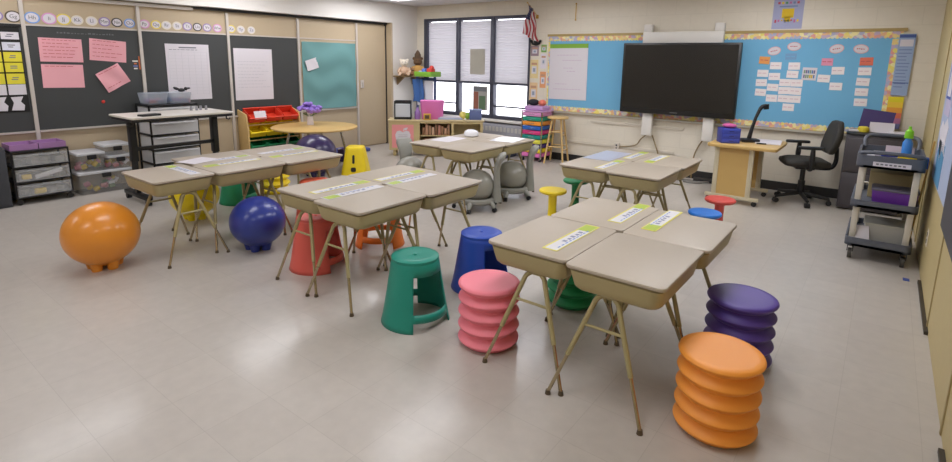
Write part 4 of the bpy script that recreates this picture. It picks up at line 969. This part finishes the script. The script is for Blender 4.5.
for x, z, l_ in ((-3.14, .33, 'small tan outlet box on the raceway under the bulletin board'), (-1.68, .42, 'white outlet box beside the teacher table')):
    t = thing('outlet_box', l_, 'outlet', (x, YB-.02, z)); MB().bb((-.04, -.03, -.06), (.04, 0, .06), .005).build('plate', cream, t); MB().bb((-.012, -.034, .01), (.012, -.03, .035)).bb((-.012, -.034, -.035), (.012, -.03, -.01)).build('socket', dgrey, t)
b = MB().tube([(-.2, 0, .012), (-.05, .08, .012), (.12, .02, .012), (.05, -.08, .012), (-.1, -.05, .012), (.1, .0, .02), (.22, .1, .014)], .01, 6, smooth=5)
tag(b.build('cord_loop', mat('grey_cord', (130, 126, 120), .6), None, (-1.95, 7.38, 0)), 'loop of grey cord on the floor under the screen', 'cord')
tag(MB().bb((-.14, -.06, 0), (.14, .06, .05), .01).build('power_strip', black, None, (-1.82, 7.5, 0), .2), 'black power strip on the floor by the teacher table', 'power strip')

# ------------------------------------------------------------------ teacher table with document camera
t = thing('teacher_table', 'wooden teacher table on cream legs with casters by the bulletin board', 'table', (-1.22, 6.84, 0))
MB().prism(rr(.72, .78, .05), .65, .685, .006).build('tabletop', maple, t)
ivory = mat('ivory_metal', (206, 196, 168), .45)
for sy in (-.29, .31):
    pn = MB().bb((-.23, sy-.012, .09), (.08, sy+.012, .65)).build('side_panel', maple, t)
    b = MB(); b.bb((-.28, sy-.02, .07), (-.23, sy+.02, .65), .004); b.bb((.08, sy-.02, .07), (.13, sy+.02, .65), .004); b.bb((-.35, sy-.025, .055), (.22, sy+.025, .095), .006)
    b.build('leg_frame', ivory, t)
    for x in (-.31, .18): MB().cyl((x, sy-.015, .028), (x, sy+.015, .028), .028).cyl((x, sy, .028), (x, sy, .056), .008, seg=8).build('caster', black, t)
MB().bb((-.1, -.278, .35), (-.076, .298, .62)).build('modesty_panel', maple, t)
t = thing('drawer_box', 'small blue drawer box on the near corner of the teacher table', 'box', (-1.40, 6.66, .686), .55); t.scale = (.85, .85, .85)
MB().bb((-.12, -.1, 0), (.12, .1, .2), .006).build('case', mat('cobalt_plastic', (54, 66, 160), .4), t)
for k in range(3):
    d_ = MB().bb((-.112, -.106, .008+.064*k), (.112, -.1, .064+.064*k), .003).build('drawer', mat('cobalt_light', (66, 80, 178), .35), t); MB().bb((-.03, -.114, .03+.064*k), (.03, -.106, .042+.064*k), .002).build('handle', mat('cobalt_dark', (40, 46, 120), .4), d_)
tag(MB().sphere((0, 0, .025), .06, (1.3, 1, .45), 16, 10).build('pink_pouch', mat('magenta_cloth', (196, 90, 150), .8), None, (-1.40, 6.66, .857)), 'pink pouch on the blue drawer box', 'pouch')
tag(MB().bb((-.05, -.04, 0), (.05, .04, .10), .01).build('green_case', mat('teal_grey', (110, 150, 150), .5), None, (-1.48, 6.95, .686)), 'pale teal box behind the blue drawer box', 'box')
t = thing('document_camera', 'black document camera with bent arm on the teacher table', 'document camera', (-1.22, 6.90, .686), .5)
MB().prism(rr(.2, .16, .03), 0, .035, .008).build('base', black, t)
MB().tube([(0, .02, .03), (.02, .02, .15), (.05, .02, .28), (.085, .02, .38)], [.026, .02, .017, .02], 12).build('lower_arm', black, t)
MB().tube([(.085, .02, .38), (.11, .02, .415), (.15, .02, .425)], [.022, .022, .022], 12, smooth=3).build('upper_arm', black, t)
MB().cyl((.145, .02, .44), (.155, .02, .385), .034, .028, 16).build('camera_head', black, t)
tag(MB().bb((-.05, -.02, 0), (.05, .02, .012), .004).build('remote', black, None, (-1.07, 6.78, .686), .2), 'flat black remote beside the document camera', 'remote')
tag(MB().bb((-.13, -.2, 0), (.13, .2, .008)).build('worksheet', paper, None, (-1.03, 7.0, .6865), .1), 'white sheets at the far end of the teacher table', 'paper')

# ------------------------------------------------------------------ office chair
t = thing('office_chair', 'black office chair with armrests between teacher table and cabinet', 'chair', (-.665, 7.15, 0), math.radians(-160))
fab = mat('black_upholstery', (52, 50, 46), .75, bump=.2, bscale=300)
b = MB(); R = []
for z, s_ in ((.43, .36), (.445, .44), (.47, .475), (.50, .465), (.515, .40)): R.append([(x, y, z+.012*math.cos(x*6)) for x, y in rr(s_, s_, .11)])
b.loft(R).build('seat', fab, t, sharp=80)
R = []
for z, w_, th in ((.60, .28, .04), (.62, .36, .06), (.70, .42, .07), (.80, .42, .07), (.90, .36, .06), (.955, .27, .05), (.97, .18, .03)):
    xc = -.24-.16*(z-.6)-.04*math.cos((z-.78)*8)
    R.append([(xc+x-.06*abs(y/.2)**2*-1, y, z) for x, y in rr(th, w_, th*.45, 4)])
MB().loft(R).build('backrest', fab, t, sharp=80)
MB().tube([(-.08, 0, .42), (-.26, 0, .42), (-.315, 0, .5), (-.31, 0, .66)], [.02, .022, .022, .02], 10, smooth=4).build('back_post', black, t)
for sy in (-1, 1):
    a = MB().tube([(.0, sy*.12, .43), (.0, sy*.28, .44), (0, sy*.29, .55), (0, sy*.28, .665)], [.018, .02, .03, .022], 10, smooth=4).build('arm_post', black, t)
    MB().prism(rr(.26, .09, .04), .665, .695, .01, M=Matrix.Translation((.02, sy*.28, 0))).build('arm_pad', black, a)
MB().cyl((0, 0, .10), (0, 0, .43), .026).cyl((0, 0, .1), (0, 0, .26), .036).build('gas_lift', black, t)
MB().bb((-.1, -.08, .40), (.1, .08, .432), .01).build('tilt_mechanism', black, t)
for k in range(5):
    a = 2*PI*k/5+.35; c_, s_ = math.cos(a), math.sin(a)
    l_ = MB().tube([(0.02*c_, .02*s_, .115), (.29*c_, .29*s_, .075)], [.026, .017], 8).build('base_leg', black, t)
    MB().cyl((.29*c_-.025*s_, .29*s_+.025*c_, .028), (.29*c_+.025*s_, .29*s_-.025*c_, .028), .028).cyl((.29*c_, .29*s_, .03), (.29*c_, .29*s_, .075), .008, seg=8).build('caster', black, l_)

# ------------------------------------------------------------------ grey cabinet and what is on it
t = thing('grey_cabinet', 'dark grey metal cabinet in the back right corner', 'cabinet', (-.02, 7.36, 0))
gmet = mat('charcoal_metal', (72, 68, 72), .45, metal=.2)
MB().bb((-.28, -.26, .02), (.27, .27, .84), .006).build('body', gmet, t)
MB().prism(rr(.57, .55, .06), .84, .865, .008).build('top', black, t)
for k in range(2):
    d_ = MB().bb((-.265, -.272, .05+.39*k), (.255, -.26, .42+.39*k), .004).build('drawer', gmet, t); MB().bb((-.06, -.285, .33+.39*k), (.06, -.272, .35+.39*k), .003).build('handle', chrome, d_)
o = MB().bb((-.15, -.004, 0), (.15, .004, .235)).build('purple_folder', mat('dark_purple_card', (58, 40, 96), .6), None, (-.07, 7.42, .866), -.15); o.rotation_euler = (-.12, .1, -.15); tag(o, 'dark purple folder standing on the grey cabinet', 'folder')
t = thing('letter_rack', 'white paper rack with sheets in front of the purple folder', 'rack', (0, 7.32, .866), -.1)
MB().bb((-.11, -.004, .0), (.11, .004, .11)).bb((-.11, -.03, 0), (.11, .03, .008)).build('rack', paper, t)
tag(MB().lathe([(0, 0), (.05, 0), (.055, .02), (.05, .05), (.03, .06), (0, .062)], 20).build('yellow_bowl', mat('yellow_soft', (226, 206, 60), .5), None, (-.16, 7.28, .866)), 'small yellow lidded pot on the grey cabinet', 'pot')
tag(MB().bb((-.09, -.12, 0), (.09, .12, .02)).build('paper_stack', paper, None, (.16, 7.28, .866), .1), 'stack of white papers at the right of the grey cabinet top', 'papers')
tag(MB().bb((-.06, -.06, 0), (.06, .06, .018), .004).build('paper_stack', paper, None, (-.235, 7.30, .866), .05), 'short white pad at the left of the grey cabinet top', 'papers')

# ------------------------------------------------------------------ service cart
t = thing('service_cart', 'grey three-tier service cart on casters by the right wall', 'cart', (.09, 5.63, 0))
cg = mat('cart_grey_plastic', (88, 92, 102), .5, bump=.1); al = mat('cart_upright', (206, 200, 188), .4, metal=.2)
Wc, Dc = .44, .76
for z, h_ in ((.12, .07), (.45, .06), (.78, .10)):
    b = MB(); b.prism(rr(Wc, Dc, .05), z, z+.02)
    o_ = rr(Wc, Dc, .05); i_ = rr(Wc-.03, Dc-.03, .04)
    b.loft([[(x, y, z+.0) for x, y in o_], [(x, y, z+h_) for x, y in o_], [(x, y, z+h_) for x, y in i_], [(x, y, z+.02) for x, y in i_]], caps=False)
    b.build('shelf_tray', cg, t)
for sx in (-1, 1):
    for sy in (-1, 1):
        x, y = sx*(Wc/2-.045), sy*(Dc/2-.055)
        MB().bb((x-.022, y-.018, .16), (x+.022, y+.018, .80), .006).build('upright', al, t)
        MB().cyl((x-.014, y, .042), (x+.014, y, .042), .042).bb((x-.022, y-.02, .06), (x-.016, y+.02, .12)).bb((x+.016, y-.02, .06), (x+.022, y+.02, .12)).bb((x-.022, y-.02, .105), (x+.022, y+.02, .12)).build('caster', mat('caster_grey', (70, 68, 64), .5, metal=.3), t)
MB().tube([(-.19, .36, .86), (-.19, .42, .94), (-.12, .46, .965), (.12, .46, .965), (.19, .42, .94), (.19, .36, .86)], .017, 10, smooth=4).build('push_handle', cg, t)
MB().tube([(-.205, -.33, .865), (-.19, -.35, .895), (-.1, -.365, .905), (.1, -.365, .905), (.19, -.35, .895), (.205, -.33, .865)], .016, 10, smooth=4).build('front_handle', cg, t)
b = MB().bb((-.11, -.383, .80), (.13, -.3805, .835)); b.m(1)
for k in range(7): b.bb((-.09+.028*k, -.3838, .812), (-.072+.028*k, -.3828, .824))
b.build('paper_label', [paper, ink], t)
def oncart(x, y, z): return (.09+x, 5.63+y, z)
t = thing('glue_bottle', 'blue bottle with lime green cap on top of the service cart', 'bottle', oncart(.10, .10, .852))
MB().lathe([(0, 0), (.034, 0), (.036, .01), (.036, .10), (.02, .135), (.018, .14), (0, .14)], 18).build('bottle', mat('blue_bottle', (60, 130, 206), .35), t)
MB().lathe([(0, .14), (.03, .14), (.032, .15), (.028, .2), (.012, .215), (.01, .24), (0, .24)], 18).build('cap', mat('lime_cap', (130, 206, 40), .4), t)
t = thing('blue_marker', 'thick blue marker lying on the top shelf of the cart', 'marker', oncart(-.0, -.2, .876), .15)
MB().cyl((-.07, 0, 0), (.07, 0, 0), .014).build('barrel', mat('marker_blue', (60, 80, 190), .4), t); MB().cyl((-.11, 0, 0), (-.07, 0, 0), .015).build('cap', paper, t)
tag(MB().cyl((-.06, 0, 0), (.06, 0, 0), .007).build('pencil', yellowp, None, oncart(.1, -.255, .869), .1), 'yellow pencil at the right end of the cart top', 'pencil')
tag(MB().bb((-.14, -.1, 0), (.14, .1, .05), .008).build('paper_box', mat('pale_grey_box', (186, 186, 196), .5), None, oncart(.02, .12, .801), .05), 'pale box with papers at the back of the cart top', 'box')
o = MB().bb((-.1, -.002, 0), (.1, .002, .10)).build('pale_folder', mat('pink_pale', (206, 190, 196), .5), None, oncart(.06, .24, .801), -.1); tag(o, 'pale pink folder standing at the back of the cart top', 'folder')
tag(MB().bb((-.16, -.09, 0), (.16, .09, .06), .006).build('shallow_box', mat('pale_grey_box', (186, 186, 196), .5), None, oncart(0, -.22, .801)), 'shallow pale box under the blue marker on the cart top', 'box')
tag(MB().bb((-.004, -.05, -.075), (.004, .05, .0)).bb((-.03, -.05, 0), (.004, .05, .006)).build('blue_cloth', mat('blue_rag', (50, 84, 150), .85), None, oncart(.226, -.27, .882)), 'blue cloth over the right edge of the cart top', 'cloth')
t = thing('purple_bin', 'purple bin with grey lid on the middle shelf of the cart', 'bin', oncart(.06, -.2, .471))
R = [[(x, y, z) for x, y in rr(a, a*.75, .03)] for z, a in ((0, .27), (.01, .28), (.12, .30))]
MB().loft(R).build('tub', mat('violet_plastic', (104, 50, 150), .4), t); MB().prism(rr(.31, .24, .03), .12, .14, .006).build('lid', mat('lid_grey', (96, 92, 106), .45), t)
tag(MB().bb((-.16, -.13, 0), (.16, .13, .22), .006).build('cardboard_box', mat('tan_card', (176, 160, 118), .7), None, oncart(.04, .14, .471)), 'tan box behind the purple bin on the cart', 'box')
t = thing('clear_box', 'clear plastic container on the bottom shelf of the cart', 'container', oncart(.05, -.12, .141))
MB().loft([[(x, y, z) for x, y in rr(a, a*.9, .03)] for z, a in ((0, .28), (.01, .29), (.15, .31))]).build('tub', mat('cloudy_plastic', (206, 204, 196), .4, alpha=.75), t)
MB().prism(rr(.325, .295, .03), .15, .165, .005).build('lid', mat('cloudy_lid', (186, 184, 172), .4), t)
o = MB().bb((-.06, -.003, -.07), (.06, .003, .07)).build('white_card', paper, None, oncart(-.12, -.31, .215), 0); o.rotation_euler = (-.5, 0, .3); tag(o, 'white card leaning on the clear container on the cart', 'card')

# ------------------------------------------------------------------ right wall
def rsheet(name, label, cat, mats, y, z, w_, h_, rot=0, inkf=None, x=XR-.008, pts=None):
    b = MB(); b.X = Matrix.Translation((x, y, z)) @ Matrix.Rotation(PI, 4, 'Z') @ Matrix.Rotation(rot, 4, 'X')
    if pts: b.prism(pts, 0, .002, M=MX)
    else: b.bb((0, -w_/2, -h_/2), (.002, w_/2, h_/2))
    if inkf: b.X = b.X @ Matrix.Translation((.0022, 0, 0)); inkf(b, w_, h_)
    return tag(b.build(name, mats), label, cat)
tag(MB().bb((XR-.008, 4.3, .72), (XR-.0002, 5.62, 1.9)).build('pin_board', mat('pale_blue_board', (168, 180, 206), .7)), 'pale blue pin board panel on the right wall', 'board')
def fr(b, w_, h_):
    b.m(1)
    for lo, hi in (((0, -w_/2, h_/2-.02), (.001, w_/2, h_/2)), ((0, -w_/2, -h_/2), (.001, w_/2, -h_/2+.02)), ((0, -w_/2, -h_/2), (.001, -w_/2+.02, h_/2)), ((0, w_/2-.02, -h_/2), (.001, w_/2, h_/2))): b.bb(lo, hi)
rsheet('framed_sheet', 'white sheet with blue frame high on the right wall', 'paper', [paper, mat('navy_edge', (70, 90, 170), .7)], 5.30, 1.56, .34, .42, 0, fr, x=XR-.0085)
rsheet('star_paper', 'ragged white paper pinned on the right wall above the pointer', 'paper', [paper, ink], 5.2, 1.06, .5, .3, .1, pts=[(-.35, .08), (-.2, .14), (-.05, .1), (.1, .15), (.3, .08), (.22, -.02), (.3, -.12), (.08, -.08), (-.05, -.17), (-.14, -.06), (-.33, -.1), (-.25, 0)])
rsheet('blue_sheet', 'teal blue sheet on the right wall under the ragged paper', 'paper', [mat('teal_blue', (80, 140, 180), .7)], 5.15, .885, .5, .31, 0)
rsheet('lilac_sheet', 'pale lilac sheet below the framed sheet on the right wall', 'paper', [mat('lilac_pale', (190, 180, 206), .7)], 5.25, 1.29, .4, .12, 0)
tag(MB().bb((XR-.014, 2.6, .62), (XR-.0002, 4.27, 1.75), .004).build('chalkboard', mat('dark_board', (70, 70, 76), .6)), 'dark board at the right edge of the right wall', 'chalkboard')
o = MB().bb((-.006, -.02, 0), (.006, .02, 1.0)).build('wooden_pointer', mat('yardstick_wood', (190, 150, 80), .5), None, (XR-.09, 5.55, .005)); o.rotation_euler = (0, math.radians(3.5), 0); tag(o, 'wooden yardstick leaning on the right wall behind the cart', 'stick')
t = thing('wall_outlet', 'tan electrical outlet low on the right wall', 'outlet', (XR, 5.08, .33)); MB().bb((-.006, -.04, -.06), (0, .04, .06), .002).build('plate', cream, t); MB().bb((-.008, -.015, .012), (-.006, .015, .04)).bb((-.008, -.015, -.04), (-.006, .015, -.012)).build('socket', dgrey, t)
tag(MB().bb((-.02, -.03, 0), (.02, .03, .004), .001).build('blue_scrap', mat('scrap_blue', (60, 80, 150), .6), None, (.29, 5.0, .0005)), 'tiny blue scrap on the floor by the right wall', 'scrap')

# ------------------------------------------------------------------ world, camera
wd = bpy.data.worlds.new('World'); scn.world = wd; wd.use_nodes = True
nt = wd.node_tree; bg = nt.nodes['Background']
sky = nt.nodes.new('ShaderNodeTexSky'); sky.sky_type = 'HOSEK_WILKIE'; sky.turbidity = 6; sky.sun_direction = (.3, -.6, .74); sky.ground_albedo = .6
mxw = nt.nodes.new('ShaderNodeMix'); mxw.data_type = 'RGBA'; mxw.inputs['Factor'].default_value = .8; mxw.inputs['B'].default_value = (1.0, 1.0, 1.06, 1)
nt.links.new(sky.outputs[0], mxw.inputs['A']); nt.links.new(mxw.outputs['Result'], bg.inputs[0]); bg.inputs[1].default_value = 4.4
pl_ = bpy.data.lights.new('window_portal', 'AREA'); pl_.shape = 'RECTANGLE'; pl_.size = 2.5; pl_.size_y = 1.85; pl_.cycles.is_portal = True
po = bpy.data.objects.new('window_portal', pl_); COL.objects.link(po); po.location = (-5.89, YB+.12, 1.445); po.rotation_euler = (-PI/2, 0, 0)

right = Vector((0.79321421, 0.60873902, 0.01574858)); up = Vector((-0.12644727, 0.13935779, 0.98213568)); fwd = Vector((-0.59566963, 0.78103534, -0.18751396))
cd = bpy.data.cameras.new('camera'); cam = bpy.data.objects.new('camera', cd); COL.objects.link(cam)
Mx = Matrix.Identity(4)
for i_ in range(3): Mx[i_][0], Mx[i_][1], Mx[i_][2] = right[i_], up[i_], -fwd[i_]
Mx.translation = (0, 0, 1.57988); cam.matrix_world = Mx
cd.sensor_width = 36; cd.lens = 533.2136/952*36; cd.shift_y = (161.8239-231)/952; cd.clip_start = .02
scn.camera = cam
vs = scn.view_settings; vs.view_transform = 'Standard'; vs.look = 'None'; vs.gamma = 1; vs.use_curve_mapping = False; vs.exposure = -0.07
